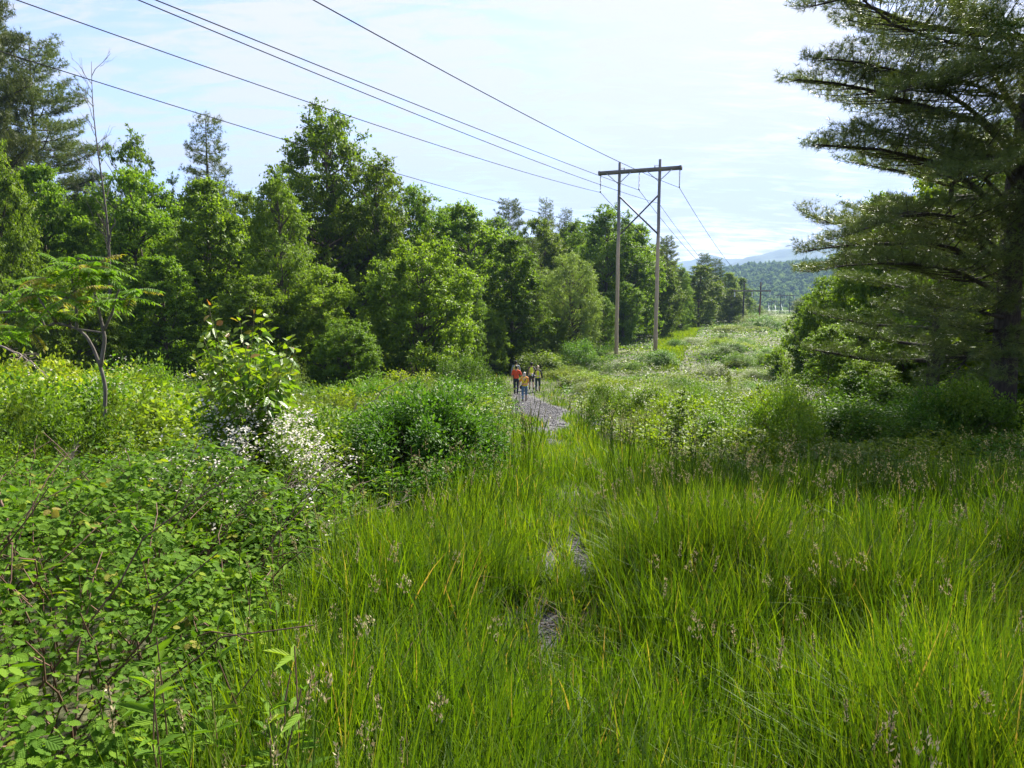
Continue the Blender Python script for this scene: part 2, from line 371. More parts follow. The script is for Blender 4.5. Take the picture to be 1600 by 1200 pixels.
def pine(seed, H=24., R=5., base=.25, n_limb=60, tuft=(.28, .03, 7), step=.55, tstep=.2, side=.3, mat='pine_far', explicit=(), trunk_r=None, shape=1., bark='pine_bark', rise=.28, zmax=1., lower=None, axisfn=None):
    rng = np.random.default_rng(seed)
    wood = MB(); nd = MB()
    r0 = trunk_r or .013 * H + .05
    axis = axisfn or (lambda z: np.array([.15 * math.sin(z * .3 + seed), .1 * math.cos(z * .25), z]))
    zz = np.linspace(0, H, 16)
    wood.tube([axis(z) for z in zz], [r0 * (1 - .95 * z / H) + .015 for z in zz], 10)
    for i in range(n_limb):
        u = (i + rng.random()) / n_limb
        t = base + (1 - base) * u
        r = R * (np.sin(PI * min(1, (1 - (t - base) / (1 - base)) * .93 + .05) ** .62 * .5) ** shape) * rng.uniform(.65, 1.1)
        if lower is not None and t < lower: r *= .55
        th = i * 2.4 + rng.normal() * .35
        a = axis(t * H); h = rng.uniform(.5, 1.3) * rise * (.6 + .8 * u)
        tip = a + np.array([math.cos(th) * r, math.sin(th) * r, h * r])
        mid = a + np.array([math.cos(th) * r * .5, math.sin(th) * r * .5, h * r * .28 + rng.normal() * .04 * r])
        pine_limb(wood, nd, [a, mid, tip], .012 + .014 * r, rng, tuft, .22, side, step, tstep, vlen=(2.2 if tuft[0] > .2 else 1))
    for pts, rad in explicit:
        pine_limb(wood, nd, pts, rad, rng, tuft, .25, side, step * .8, tstep * .8)
    top = axis(H)
    needles(nd, np.repeat(top[None], 8, 0) + rng.normal(size=(8, 3)) * np.array([.15, .15, .4]), nrm(rng.normal(size=(8, 3)) * .4 + [0, 0, 1]), tuft[0], tuft[1], tuft[2] * 2, rng)
    return wood.mesh('trunk_mesh', M[bark], True), nd.mesh('crown_mesh', M[mat])

def shrub(seed, R=1., H=1.2, n_cl=70, n_leaf=90, L=.06, W=.6, mat='shrub', tmpl=LEAF1, rc=(.14, .28), stems=26, flowers=0, fsize=.03, up=.9, dome=.75, fmat='flower', fray=.3):
    rng = np.random.default_rng(seed)
    wood = MB(); leaf = MB(); fl = MB()
    th = rng.random(n_cl) * 2 * PI
    ph = rng.random(4) * 6.28
    el = np.arcsin(rng.random(n_cl) ** dome)
    rr = np.where(rng.random(n_cl) < .8, rng.uniform(.8, 1.05, n_cl), rng.uniform(.3, .8, n_cl))
    lob = 1 + .25 * np.sin(2 * th + ph[0]) + .2 * np.sin(3 * th + ph[1] + 2 * el) + .15 * np.sin(5 * th + ph[2])
    C = np.stack([np.cos(th) * np.cos(el) * R * rr * lob, np.sin(th) * np.cos(el) * R * rr * lob, np.sin(el) * H * rr * (.8 + .25 * lob * rng.uniform(.8, 1.1, n_cl)) + .08 * H], -1)
    for i in range(min(stems, n_cl)):
        b = rng.normal(size=3) * .08 * R; b[2] = -.05
        wood.tube(curve(b, C[i], .12 * H, 6, .04, rng), np.linspace(.014, .003, 6) * max(R, .7), 4, cap=False)
    rcl = rng.uniform(*rc, n_cl) * R
    idx = np.repeat(np.arange(n_cl), n_leaf); n = len(idx)
    d = rdir(rng, n); q = d * (rng.random(n) ** .5)[:, None] * rcl[idx, None]
    sp = rng.random(n) < fray; q[sp] += (nrm(C[idx][sp] * np.array([1, 1, .6]) + [0, 0, .5]) * rng.uniform(0, 1.2, (sp.sum(), 1)) * rcl[idx][sp, None])
    P = C[idx] + q; P[:, 2] = np.maximum(P[:, 2], .0)
    o = nrm(P - np.array([0, 0, H * .3]))
    Nn = nrm(o * .6 + d * .4 + np.array([0, 0, up]) + rng.normal(size=(n, 3)) * .5)
    D = nrm(d * .8 + o * .5 + np.array([0, 0, .1]) + rng.normal(size=(n, 3)) * .5)
    Ls = L * rng.uniform(.6, 1.3, n)
    place(leaf, tmpl, P, D, Nn, Ls, Ls * W, np.clip(.3 * rng.random(n_cl)[idx] + .7 * rng.random(n), 0, 1))
    fm = None
    if flowers:
        k = rng.integers(0, n, flowers)
        # blossoms gathered on sprays at the outer surface
        hi = np.argsort(-(C[:, 2] / H + .5 * rng.random(n_cl)))[:max(4, n_cl // 2)]
        ci = hi[rng.integers(0, len(hi), flowers)]
        X = C[ci] + nrm(C[ci] * np.array([1, 1, .5]) + [0, 0, .8 * H]) * rcl[ci, None] * rng.uniform(.7, 1.25, (flowers, 1)) + rng.normal(size=(flowers, 3)) * rcl[ci, None] * .5
        for a in range(3):
            dd = rdir(rng, flowers); dd[:, 2] *= .4
            place(fl, LEAF1, X + rng.normal(size=X.shape) * fsize * .6, dd, nrm(rng.normal(size=(flowers, 3)) * .5 + [0, 0, 1]), fsize * rng.uniform(.7, 1.3, flowers), fsize * rng.uniform(.6, 1.1, flowers))
        fm = fl.mesh('blossom_mesh', M[fmat])
    return wood.mesh('stems_mesh', M['stem'], True), leaf.mesh('foliage_mesh', M[mat]), fm

def sapling(seed, H=1.8, n_br=16, L=.11, mat='cherry', tmpl=LEAF2, W=.5, per=16, spread=.45, redtips=True, stems=1, droop=.3):
    rng = np.random.default_rng(seed)
    wood = MB(); leaf = MB()
    for s_ in range(stems):
        lean = rng.normal(size=2) * .12 * H * (1 if stems > 1 else .3)
        ax = lambda t: np.array([lean[0] * t, lean[1] * t, H * t * (1 if s_ == 0 else .82)])
        wood.tube([ax(t) for t in np.linspace(0, 1, 7)], np.linspace(.006 * H + .004, .003, 7), 5)
        for i in range(n_br + 1):
            t = .25 + .7 * (i + .5) / n_br if i < n_br else .93
            a = ax(t); l = spread * H * (1.15 - t) * rng.uniform(.6, 1.1) if i < n_br else .12
            th = i * 2.4 + rng.normal() * .3
            dr = np.array([math.cos(th), math.sin(th), rng.uniform(.5, 1.1) if i < n_br else 6.]); dr /= np.linalg.norm(dr)
            B = curve(a, a + dr * l, .05 * l, 5)
            wood.tube(B, np.linspace(.004, .0018, 5), 4, cap=False)
            n = per
            tt = np.sort(rng.uniform(.2, 1.03, n))
            P = a + dr * l * tt[:, None]
            sd = np.where(np.arange(n) % 2, 1, -1)[:, None]
            lat = nrm(np.cross(dr, [0, 0, 1]))
            D = nrm(lat * sd * .9 + dr * .6 + np.array([0, 0, -droop]) + rng.normal(size=(n, 3)) * .3)
            v = rng.random(n) * .75 + (t > .7) * .06
            if redtips: v[-3:] = np.where(rng.random(3) < .6, rng.uniform(.82, 1., 3), v[-3:])
            Ls = L * rng.uniform(.6, 1.15, n) * np.where(tt > .9, .7, 1)
            place(leaf, tmpl, P, D, nrm(np.array([0, 0, 1.]) + rng.normal(size=(n, 3)) * .45), Ls, Ls * W, np.clip(v, 0, 1))
    return wood.mesh('stem_mesh', M['stem'], True), leaf.mesh('leaves_mesh', M[mat])

def conifer_bush(seed, R=1., H=1., n=9000, L=.10, mat='juniper'):
    """juniper: upswept feathery sprays in a mound"""
    rng = np.random.default_rng(seed)
    wood = MB(); nd = MB()
    th = rng.random(n) * 2 * PI; el = np.arcsin(rng.random(n) ** .7); rr = rng.uniform(.55, 1.05, n)
    lob = 1 + .2 * np.sin(3 * th + seed) + .15 * np.sin(5 * th + 2) + .12 * np.sin(9 * el + 4 * th)
    P = np.stack([np.cos(th) * np.cos(el) * R * rr * lob, np.sin(th) * np.cos(el) * R * rr * lob, np.sin(el) * H * rr * lob + .05], -1)
    D = nrm(nrm(P) * .9 + np.array([0, 0, .7]) + rng.normal(size=(n, 3)) * .3)
    needles(nd, P, D, L, L * .16, 7, rng, .55)
    for i in range(20):
        wood.tube(curve([0, 0, -.05], P[i] * .9, .1, 5), np.linspace(.018, .004, 5), 4, cap=False)
    return wood.mesh('stems_mesh', M['bark'], True), nd.mesh('foliage_mesh', M[mat])

def put(kind, meshes, name, label, cat, loc, rz=0., scale=1., group=None):
    """a plant thing: an Empty with its wood, foliage and blossom parts"""
    t = thing(name, label, cat, loc, rz, group, scale)
    pn = {'tree': ('trunk', 'crown'), 'shrub': ('stems', 'foliage', 'blossom'), 'sapling': ('stem', 'leaves')}[kind]
    for n_, me in zip(pn, meshes):
        if me is not None: link(n_, me, t)
    return t
# ------------------------------------------------------------------ camera, sun, sky, air
cam = bpy.data.cameras.new('camera'); cam.sensor_width = 36; cam.lens = 36 * F_PX / 1600; cam.clip_start = .05; cam.clip_end = 40000
co = bpy.data.objects.new('camera', cam); COL.objects.link(co); co.rotation_euler = (PI / 2 - PITCH, 0, 0); scene.camera = co
SUN_AZ, SUN_EL = math.radians(34), math.radians(42)      # azimuth from +Y towards +X
S = Vector((math.cos(SUN_EL) * math.sin(SUN_AZ), math.cos(SUN_EL) * math.cos(SUN_AZ), math.sin(SUN_EL)))
sl = bpy.data.lights.new('sun', 'SUN'); sl.energy = 4.6; sl.angle = math.radians(3); sl.color = (1, .95, .86)
so = bpy.data.objects.new('sun', sl); COL.objects.link(so); so.rotation_euler = S.to_track_quat('Z', 'Y').to_euler(); so.location = (30, 20, 60)

w = bpy.data.worlds.new('World'); scene.world = w; w.use_nodes = True
t = w.node_tree; t.nodes.clear(); L = t.links.new
out = t.nodes.new('ShaderNodeOutputWorld'); bg = t.nodes.new('ShaderNodeBackground'); L(bg.outputs[0], out.inputs[0])
sky = t.nodes.new('ShaderNodeTexSky'); sky.sky_type = 'NISHITA'; sky.sun_disc = False
sky.sun_elevation = SUN_EL; sky.sun_rotation = SUN_AZ; sky.dust_density = .6; sky.air_density = 1.; sky.ozone_density = 3.5
tc = t.nodes.new('ShaderNodeTexCoord')
# thin high cloud: noise laid on a plane far overhead, seen along each direction
sx = t.nodes.new('ShaderNodeSeparateXYZ'); L(tc.outputs['Generated'], sx.inputs[0])
zc = N_(t, 'ShaderNodeMath', operation='MAXIMUM'); L(sx.outputs['Z'], zc.inputs[0]); zc.inputs[1].default_value = 0
za = N_(t, 'ShaderNodeMath', operation='ADD'); L(zc.outputs[0], za.inputs[0]); za.inputs[1].default_value = .16
dx = N_(t, 'ShaderNodeMath', operation='DIVIDE'); L(sx.outputs['X'], dx.inputs[0]); L(za.outputs[0], dx.inputs[1])
dy = N_(t, 'ShaderNodeMath', operation='DIVIDE'); L(sx.outputs['Y'], dy.inputs[0]); L(za.outputs[0], dy.inputs[1])
cx = t.nodes.new('ShaderNodeCombineXYZ'); L(dx.outputs[0], cx.inputs[0]); L(dy.outputs[0], cx.inputs[1])
def cloud(scale, stretch, rot, detail, rough, off):
    mp = t.nodes.new('ShaderNodeMapping'); mp.inputs['Scale'].default_value = stretch; mp.inputs['Rotation'].default_value = (0, 0, rot); mp.inputs['Location'].default_value = off
    L(cx.outputs[0], mp.inputs[0])
    n = t.nodes.new('ShaderNodeTexNoise'); n.inputs['Scale'].default_value = scale; n.inputs['Detail'].default_value = detail; n.inputs['Roughness'].default_value = rough; n.inputs['Distortion'].default_value = .6
    L(mp.outputs[0], n.inputs['Vector']); return n.outputs['Fac']
big = cloud(1.25, (1, .75, 1), .5, 5, .55, CLOUD_OFF)
fine = cloud(4.2, (1, 3.2, 1), -.35, 9, .66, (1.3, .2, 0))
def spread(sock, k):
    q = t.nodes.new('ShaderNodeMapRange'); L(sock, q.inputs['Value']); q.inputs['From Min'].default_value = .3; q.inputs['From Max'].default_value = .7; q.inputs['To Max'].default_value = k; q.clamp = False; return q.outputs[0]
a2 = N_(t, 'ShaderNodeMath', operation='ADD'); L(spread(big, .5), a2.inputs[0]); L(spread(fine, .6), a2.inputs[1])
# the veil is denser towards the sun's side of the sky
dt = N_(t, 'ShaderNodeVectorMath', operation='DOT_PRODUCT'); L(tc.outputs['Generated'], dt.inputs[0]); dt.inputs[1].default_value = (math.sin(SUN_AZ), math.cos(SUN_AZ), .25)
a3 = N_(t, 'ShaderNodeMath', operation='MULTIPLY_ADD'); L(dt.outputs['Value'], a3.inputs[0]); a3.inputs[1].default_value = .22; L(a2.outputs[0], a3.inputs[2])
mr = t.nodes.new('ShaderNodeMapRange'); mr.interpolation_type = 'SMOOTHSTEP'; L(a3.outputs[0], mr.inputs['Value'])
mr.inputs['From Min'].default_value = CLOUD_LO; mr.inputs['From Max'].default_value = CLOUD_HI; mr.inputs['To Min'].default_value = .12; mr.inputs['To Max'].default_value = .97
br = N_(t, 'ShaderNodeMapRange'); L(dt.outputs['Value'], br.inputs['Value']); br.inputs['From Min'].default_value = -.3; br.inputs['From Max'].default_value = 1.; br.inputs['To Min'].default_value = CLOUD_B0; br.inputs['To Max'].default_value = CLOUD_B1
cc = N_(t, 'ShaderNodeVectorMath', operation='SCALE'); cc.inputs[0].default_value = (1.09, 1.01, .94); L(br.outputs[0], cc.inputs['Scale'])
mx = t.nodes.new('ShaderNodeMix'); mx.data_type = 'RGBA'
sg = N_(t, 'ShaderNodeVectorMath', operation='MULTIPLY'); sg.inputs[1].default_value = (1.06, .93, 1.02); L(sky.outputs[0], sg.inputs[0])
L(mr.outputs[0], mx.inputs[0]); L(sg.outputs[0], mx.inputs[6]); L(cc.outputs[0], mx.inputs[7])
L(mx.outputs[2], bg.inputs[0]); bg.inputs[1].default_value = SKY_STR
try: w.cycles.sampling_method = 'MANUAL'; w.cycles.sample_map_resolution = 1024
except Exception: pass

# ------------------------------------------------------------------ masks on the ground
def proj(x, y, z):
    c, s = math.cos(PITCH), math.sin(PITCH)
    x, y, z = np.broadcast_arrays(np.asarray(x, float), np.asarray(y, float), np.asarray(z, float))
    f = y * c - z * s; v = y * s + z * c
    f = np.maximum(f, 1e-3)
    return CX + F_PX * x / f, CY - F_PX * v / f
def inpoly(px, py, poly):
    r = np.zeros(np.shape(px), bool); n = len(poly)
    for i in range(n):
        x1, y1 = poly[i]; x2, y2 = poly[(i + 1) % n]
        if y1 == y2: continue
        c = ((y1 > py) != (y2 > py)) & (px < (x2 - x1) * (py - y1) / (y2 - y1) + x1)
        r ^= c
    return r
def gp(px, py):
    """the point of the ground seen at a photograph pixel"""
    lo, hi = .5, 900.
    a, b = ray(px, py)
    ys = np.geomspace(.8, 900, 4000); h = b * ys - gz(a * ys, ys)
    k = np.argmax(h < 0)
    return np.array([a * ys[k], ys[k]])
MEADOW = [(-500, 4500), (240, 1420), (430, 1100), (560, 930), (650, 860), (735, 800), (765, 730), (790, 690), (772, 652), (756, 622), (740, 592), (755, 574), (850, 574), (874, 602), (898, 645),
          (930, 690), (1010, 742), (1120, 778), (1240, 796), (1420, 806), (1700, 818), (2900, 960), (3500, 4500)]
MEADOW_W = [tuple(gp(*p)) if p[1] < 1500 else (p[0] and (-1.2 if p[0] < 0 else 3.), .2) for p in MEADOW]
CLEAR_W = [tuple(gp(*p)) for p in [(1024, 580), (1030, 514), (1044, 507.5), (1098, 507.5), (1086, 530), (1060, 580)]]
GRAV1 = [(803, 618), (806, 612), (822, 618), (847, 629), (879, 641), (874, 652), (868, 658), (880, 670), (876, 676), (864, 674), (858, 662), (848, 655), (828, 654), (812, 645), (802, 630)]
GRAV1b = [(856, 692), (872, 693), (866, 702), (852, 701)]
GRAV2 = [(888, 842), (903, 850), (926, 900), (924, 920), (908, 912), (896, 880)]
GRAV3 = [(850, 968), (885, 966), (880, 988), (850, 1012), (830, 1004)]
GRAVS = [[tuple(gp(*p)) for p in G] for G in (GRAV1, GRAV1b, GRAV2, GRAV3)]
def in_grav(x, y):
    r = np.zeros(np.shape(x), bool)
    jx = x + .12 * (vnoise(x * 3, y * 3, 41) - .5) * np.clip(y / 6, .5, 3); jy = y + .35 * (vnoise(x * 2, y * 2, 42) - .5) * np.clip(y / 8, .5, 4)
    for G in GRAVS: r |= inpoly(jx, jy, G)
    return r
def in_meadow(x, y): return inpoly(x + .5 * (vnoise(x * .8, y * .8, 51) - .5), y, MEADOW_W)
PATH = [(.3, 1.), (.25, 3.), (.2, 4.4), (.58, 6.), (.8, 9), (1.0, 13), (1.0, 17), (1.15, 22), (1.35, 27), (1.1, 32), (.75, 37), (.7, 42), (1., 47), (1.6, 54)]
PY_ = np.array([p[1] for p in PATH]); PX_ = np.array([p[0] for p in PATH])
def path_x(y): return np.interp(y, PY_, PX_)

# ------------------------------------------------------------------ ground, path
def grid(xs, ys, zf, dz=0.):
    X, Y = np.meshgrid(xs, ys); Z = zf(X, Y) + dz
    V = np.stack([X, Y, Z], -1).reshape(-1, 3); nx = len(xs); ny = len(ys)
    i = np.arange(ny - 1)[:, None] * nx; j = np.arange(nx - 1)[None]
    return V, np.stack([i + j, i + j + 1, i + nx + j + 1, i + nx + j], -1).reshape(-1, 4)
fx = np.arange(-7, 9.01, .22)
xs = np.concatenate([-np.geomspace(7.3, 7500, 60)[::-1], fx, np.geomspace(9.3, 7500, 60)])
fy = np.arange(-4, 62, .3)
ys = np.concatenate([-np.geomspace(4.4, 150, 20)[::-1], fy, np.geomspace(62.4, 5800, 90)])
mb = MB(); mb.add(*grid(xs, ys, gz))
m, t, out = nt('ground_soil_and_litter'); L = t.links.new
tc = N_(t, 'ShaderNodeTexCoord')
n1 = N_(t, 'ShaderNodeTexNoise'); n1.inputs['Scale'].default_value = .6; n1.inputs['Detail'].default_value = 8; L(tc.outputs['Object'], n1.inputs['Vector'])
n2 = N_(t, 'ShaderNodeTexNoise'); n2.inputs['Scale'].default_value = 14; n2.inputs['Detail'].default_value = 8; L(tc.outputs['Object'], n2.inputs['Vector'])
r1 = ramp(t, n1.outputs['Fac'], [(.35, g(.035, .06, .012)), (.6, g(.07, .10, .02))]); r2 = ramp(t, n2.outputs['Fac'], [(.35, g(.03, .022, .014)), (.65, g(.12, .095, .06))])
mx = t.nodes.new('ShaderNodeMix'); mx.data_type = 'RGBA'; L(n1.outputs['Fac'], mx.inputs[0]); L(r1.outputs[0], mx.inputs[6]); L(r2.outputs[0], mx.inputs[7])
p = N_(t, 'ShaderNodeBsdfPrincipled'); p.inputs['Roughness'].default_value = .95; L(mx.outputs[2], p.inputs['Base Color'])
b = N_(t, 'ShaderNodeBump'); b.inputs['Distance'].default_value = .03; L(n2.outputs['Fac'], b.inputs['Height']); L(b.outputs[0], p.inputs['Normal']); L(p.outputs[0], out.inputs[0])
link('ground', mb.mesh('ground', m, True), kind='structure')

mb = MB()
py = np.arange(.8, 56, .28); pw = np.linspace(-1, 1, 12)
X = path_x(py)[:, None] + pw[None] * (np.interp(py, [8, 20], [.45, .8])[:, None] + .12 * np.sin(py * .7)[:, None] + .8 * np.exp(-((py - 33) / 5) ** 2)[:, None]) + .15 * (vnoise(py[:, None] * .8, pw[None] * 2, 9) - .5); Y = np.repeat(py[:, None], 12, 1)
dz = .02 + .012 * (1 - pw[None] ** 2) - .03 * (np.abs(pw[None]) > .99)
V = np.stack([X, Y, gz(X, Y) + dz], -1).reshape(-1, 3)
i = np.arange(len(py) - 1)[:, None] * 12; j = np.arange(11)[None]
mb.add(V, np.stack([i + j, i + j + 1, i + 12 + j + 1, i + 12 + j], -1).reshape(-1, 4))
GRAVEL = noise_mat('grey_gravel', [(.3, g(.045, .043, .045)), (.5, g(.08, .077, .08)), (.7, g(.13, .127, .13))], 45, 6, .9, .8, .02)
link('path', mb.mesh('path', GRAVEL, True), kind='structure')

rng = np.random.default_rng(7)
# loose stones lying on the bare stretches
mb = MB(); st = []
for G, n_, s0 in ((GRAVS[0], 9000, .035), (GRAVS[1], 1400, .028), (GRAVS[2], 1500, .016), (GRAVS[3], 1300, .014)):
    gx = [p[0] for p in G]; gy = [p[1] for p in G]
    x = rng.uniform(min(gx) - .2, max(gx) + .2, n_); y = rng.uniform(min(gy) - .3, max(gy) + .3, n_)
    k = in_grav(x, y) | (rng.random(n_) < .15); st.append(np.stack([x[k], y[k], np.full(k.sum(), s0)], -1))
st = np.concatenate(st); n_ = len(st)
oc = np.array([(1, 0, 0), (-1, 0, 0), (0, 1, 0), (0, -1, 0), (0, 0, 1), (0, 0, -1)], float); of = np.array([(0, 2, 4), (2, 1, 4), (1, 3, 4), (3, 0, 4), (2, 0, 5), (1, 2, 5), (3, 1, 5), (0, 3, 5)])
sz = st[:, 2] * rng.lognormal(0, .4, n_) * .6
V = (oc[None] * rng.uniform(.6, 1.3, (n_, 6, 3)) + rng.normal(size=(n_, 6, 3)) * .18) * sz[:, None, None] * np.array([1, 1, .6])
V += np.stack([st[:, 0], st[:, 1], gz(st[:, 0], st[:, 1]) + .035], -1)[:, None]
mb.add(V.reshape(-1, 3), ((np.arange(n_) * 6)[:, None, None] + of[None]).reshape(-1, 3), np.repeat(rng.random(n_), 8))
stone = leaf_mat('gravel_stones', [(0, g(.04, .038, .04)), (.6, g(.085, .083, .086)), (1, g(.2, .195, .195))], 0., rough=.8, objvar=0)
link('gravel', mb.mesh('gravel', stone), kind='stuff', label='loose grey gravel lying on the bare stretches of the path')

# ------------------------------------------------------------------ far hills
hillmat = noise_mat('wooded_hill', [(.35, g(.03, .055, .02)), (.65, g(.07, .11, .035))], .02, 10, .95, 1., 6.)
def hill(name, prof, Y, depth, seed, z0=-30, amp=1., dmat=hillmat, back=1.6):
    """a range whose skyline follows real heights over x at distance Y"""
    xs = np.linspace(-1.2 * Y, 1.4 * Y, 420); u = np.linspace(0, 1, 60)
    px, py_ = proj(xs, np.full_like(xs, Y), 0 * xs)
    cr = np.interp(xs / Y, [p[0] for p in prof], [p[1] for p in prof]) * Y
    cr = cr + amp * (fbm(xs / Y * 9, 0 * xs, seed, 5) - .5) * Y * .012
    X = np.repeat(xs[None], 60, 0); Yy = Y - depth + u[:, None] * depth * back + 0 * X
    pr = np.where(u < 1 / back, np.sin(np.clip(u * back, 0, 1) * PI / 2) ** 1.3, np.cos((u - 1 / back) / (1 - 1 / back) * PI / 2))[:, None]
    Z = z0 + (cr[None] - z0) * pr + amp * Y * .010 * (fbm(X / Y * 14, Yy / Y * 14, seed + 3, 4) - .5) * np.sin(np.clip(u * 1.2, 0, 1) * PI)[:, None]
    V = np.stack([X, Yy, Z], -1).reshape(-1, 3); nx = 420
    i = np.arange(59)[:, None] * nx; j = np.arange(nx - 1)[None]
    mb = MB(); mb.add(V, np.stack([i + j, i + j + 1, i + nx + j + 1, i + nx + j], -1).reshape(-1, 4))
    link(name, mb.mesh(name, dmat, True), kind='structure')
    return xs, cr
def sl_(px, py): return ray(px, py)
H_FAR = [(-1, .03)] + [sl_(*p) for p in [(1000, 425), (1080, 408), (1108, 396), (1128, 401), (1146, 400), (1180, 405), (1260, 398), (1600, 380)]] + [(1.4, .06)]
H_MID = [(-1, .02)] + [sl_(*p) for p in [(1000, 460), (1100, 432), (1125, 424), (1165, 402.5), (1185, 401), (1215, 391.5), (1235, 391), (1262, 389), (1350, 380), (1500, 385), (1800, 395)]] + [(1.4, .05)]
H_NEAR = [(-1, .01)] + [sl_(*p) for p in [(900, 450), (1060, 432), (1127, 417.5), (1160, 414), (1200, 411.5), (1240, 408), (1300, 405), (1500, 400), (1800, 410)]] + [(1.4, .045)]
hill('distant_mountain', H_FAR, 5200, 1200, 11, back=1.3)
hill('far_mountain', H_MID, 4100, 1200, 12, back=1.3)
H_NEAR = [(a, b - .0085) for a, b in H_NEAR]
nx_, ncr = hill('wooded_hill', H_NEAR, 1500, 900, 13, z0=-24, amp=.25, back=1.3)
# crowns of the far wood covering the hill
rng = np.random.default_rng(31)
n_ = 22000
u = 1 - rng.random(n_) ** 1.3 * .98; Yc = 600 + 900 * u; Xc = Yc * rng.uniform(.12, .62, n_)
def hz(X, Y):
    cr = np.interp(X, nx_, ncr); v = np.clip((Y - 600) / 900, 0, 1)
    return -24 + (cr + 24) * np.sin(v * PI / 2) ** 1.3
ic = []
th = np.arange(7) * 2 * PI / 7
for z_, r_ in ((-.5, .75), (.15, 1.), (.7, .62)): ic += [(math.cos(a + z_) * r_, math.sin(a + z_) * r_, z_) for a in th]
ic.append((0, 0, 1.05)); ic = np.array(ic)
fc = [(k * 7 + i, k * 7 + (i + 1) % 7, (k + 1) * 7 + (i + 1) % 7) for k in range(2) for i in range(7)] + [(k * 7 + i, (k + 1) * 7 + (i + 1) % 7, (k + 1) * 7 + i) for k in range(2) for i in range(7)] + [(14 + i, 14 + (i + 1) % 7, 21) for i in range(7)]
fc = np.array(fc)
sc = rng.uniform(2.6, 6., n_); 
V = ic[None] * (1 + .3 * rng.normal(size=(n_, 22, 1))) * np.stack([sc, sc, sc * rng.uniform(.9, 1.7, n_)], -1)[:, None]
V += np.stack([Xc, Yc, hz(Xc, Yc) + 1 + sc * .3], -1)[:, None]
mb = MB(); mb.add(V.reshape(-1, 3), ((np.arange(n_) * 22)[:, None, None] + fc[None]).reshape(-1, 3), np.repeat(rng.random(n_), len(fc)))
farwood = leaf_mat('far_wood', [(0, g(.02, .042, .014)), (.5, g(.045, .085, .024)), (1, g(.07, .115, .03))], .1, rough=1., spec=0., objvar=0)
link('far_wood', mb.mesh('far_wood', farwood), kind='stuff', label='tree crowns covering the blue green hill beyond the power line')

# haze: a closed box of even air round everything
bpy_box = MB(); bpy_box.box((0, 2850, 480 - 30), (16000, 6100, 1020))
m, t, out = nt('haze_air'); pv = t.nodes.new('ShaderNodeVolumePrincipled')
pv.inputs['Color'].default_value = (.28, .41, .68, 1); pv.inputs['Density'].default_value = HAZE; pv.inputs['Anisotropy'].default_value = .1
t.links.new(pv.outputs[0], out.inputs['Volume'])
if HAZE > 0:
    ho = link('haze', bpy_box.mesh('haze', m), kind='stuff', label='thin blue summer haze between the camera and the hills')

# ------------------------------------------------------------------ power line
def wood_pole(name, low, high, zmix):
    m, t, out = nt(name); L = t.links.new
    tc = N_(t, 'ShaderNodeTexCoord'); mp = N_(t, 'ShaderNodeMapping'); mp.inputs['Scale'].default_value = (6, 6, .35); L(tc.outputs['Object'], mp.inputs[0])
    n = N_(t, 'ShaderNodeTexNoise'); n.inputs['Scale'].default_value = 3; n.inputs['Detail'].default_value = 8; L(mp.outputs[0], n.inputs['Vector'])
    s = N_(t, 'ShaderNodeSeparateXYZ'); L(tc.outputs['Object'], s.inputs[0])
    ad = N_(t, 'ShaderNodeMath', operation='MULTIPLY_ADD'); L(n.outputs['Fac'], ad.inputs[0]); ad.inputs[1].default_value = 3.; L(s.outputs['Z'], ad.inputs[2])
    mr = N_(t, 'ShaderNodeMapRange'); L(ad.outputs[0], mr.inputs['Value']); mr.inputs['From Min'].default_value = zmix; mr.inputs['From Max'].default_value = zmix + 3
    a = ramp(t, n.outputs['Fac'], [(.3, tuple(q * .65 for q in low)), (.7, low)]); b = ramp(t, n.outputs['Fac'], [(.3, tuple(q * .65 for q in high)), (.7, high)])
    mx = t.nodes.new('ShaderNodeMix'); mx.data_type = 'RGBA'; L(mr.outputs[0], mx.inputs[0]); L(a.outputs[0], mx.inputs[6]); L(b.outputs[0], mx.inputs[7])
    p = N_(t, 'ShaderNodeBsdfPrincipled'); p.inputs['Roughness'].default_value = .85; L(mx.outputs[2], p.inputs['Base Color']); L(p.outputs[0], out.inputs[0])
    return m
POLE1 = wood_pole('weathered_pole_wood', g(.56, .41, .29), g(.2, .19, .185), 13.5)
POLED = wood_pole('tarred_pole_wood', g(.035, .03, .028), g(.04, .036, .035), 4)
POLER = wood_pole('rust_brown_pole_wood', g(.2, .085, .045), g(.1, .06, .045), 8)
STEEL = plain('grey_brace_wood', g(.10, .095, .1), .6); GALV = plain('galvanised_steel', g(.35, .36, .38), .45, spec=.6)
CROSS = noise_mat('crossarm_wood', [(.35, g(.12, .105, .095)), (.6, g(.19, .165, .145)), (.75, g(.26, .22, .06))], 1.1, 4, .8, .2, .01)
GLASS_D = plain('dark_insulator', g(.16, .15, .15), .3, spec=.6); GLASS_W = plain('sunlit_glass_insulator', g(.82, .84, .85), .25, spec=.6, vary=.05)  # white of the far insulators paints the look of sunlit glass

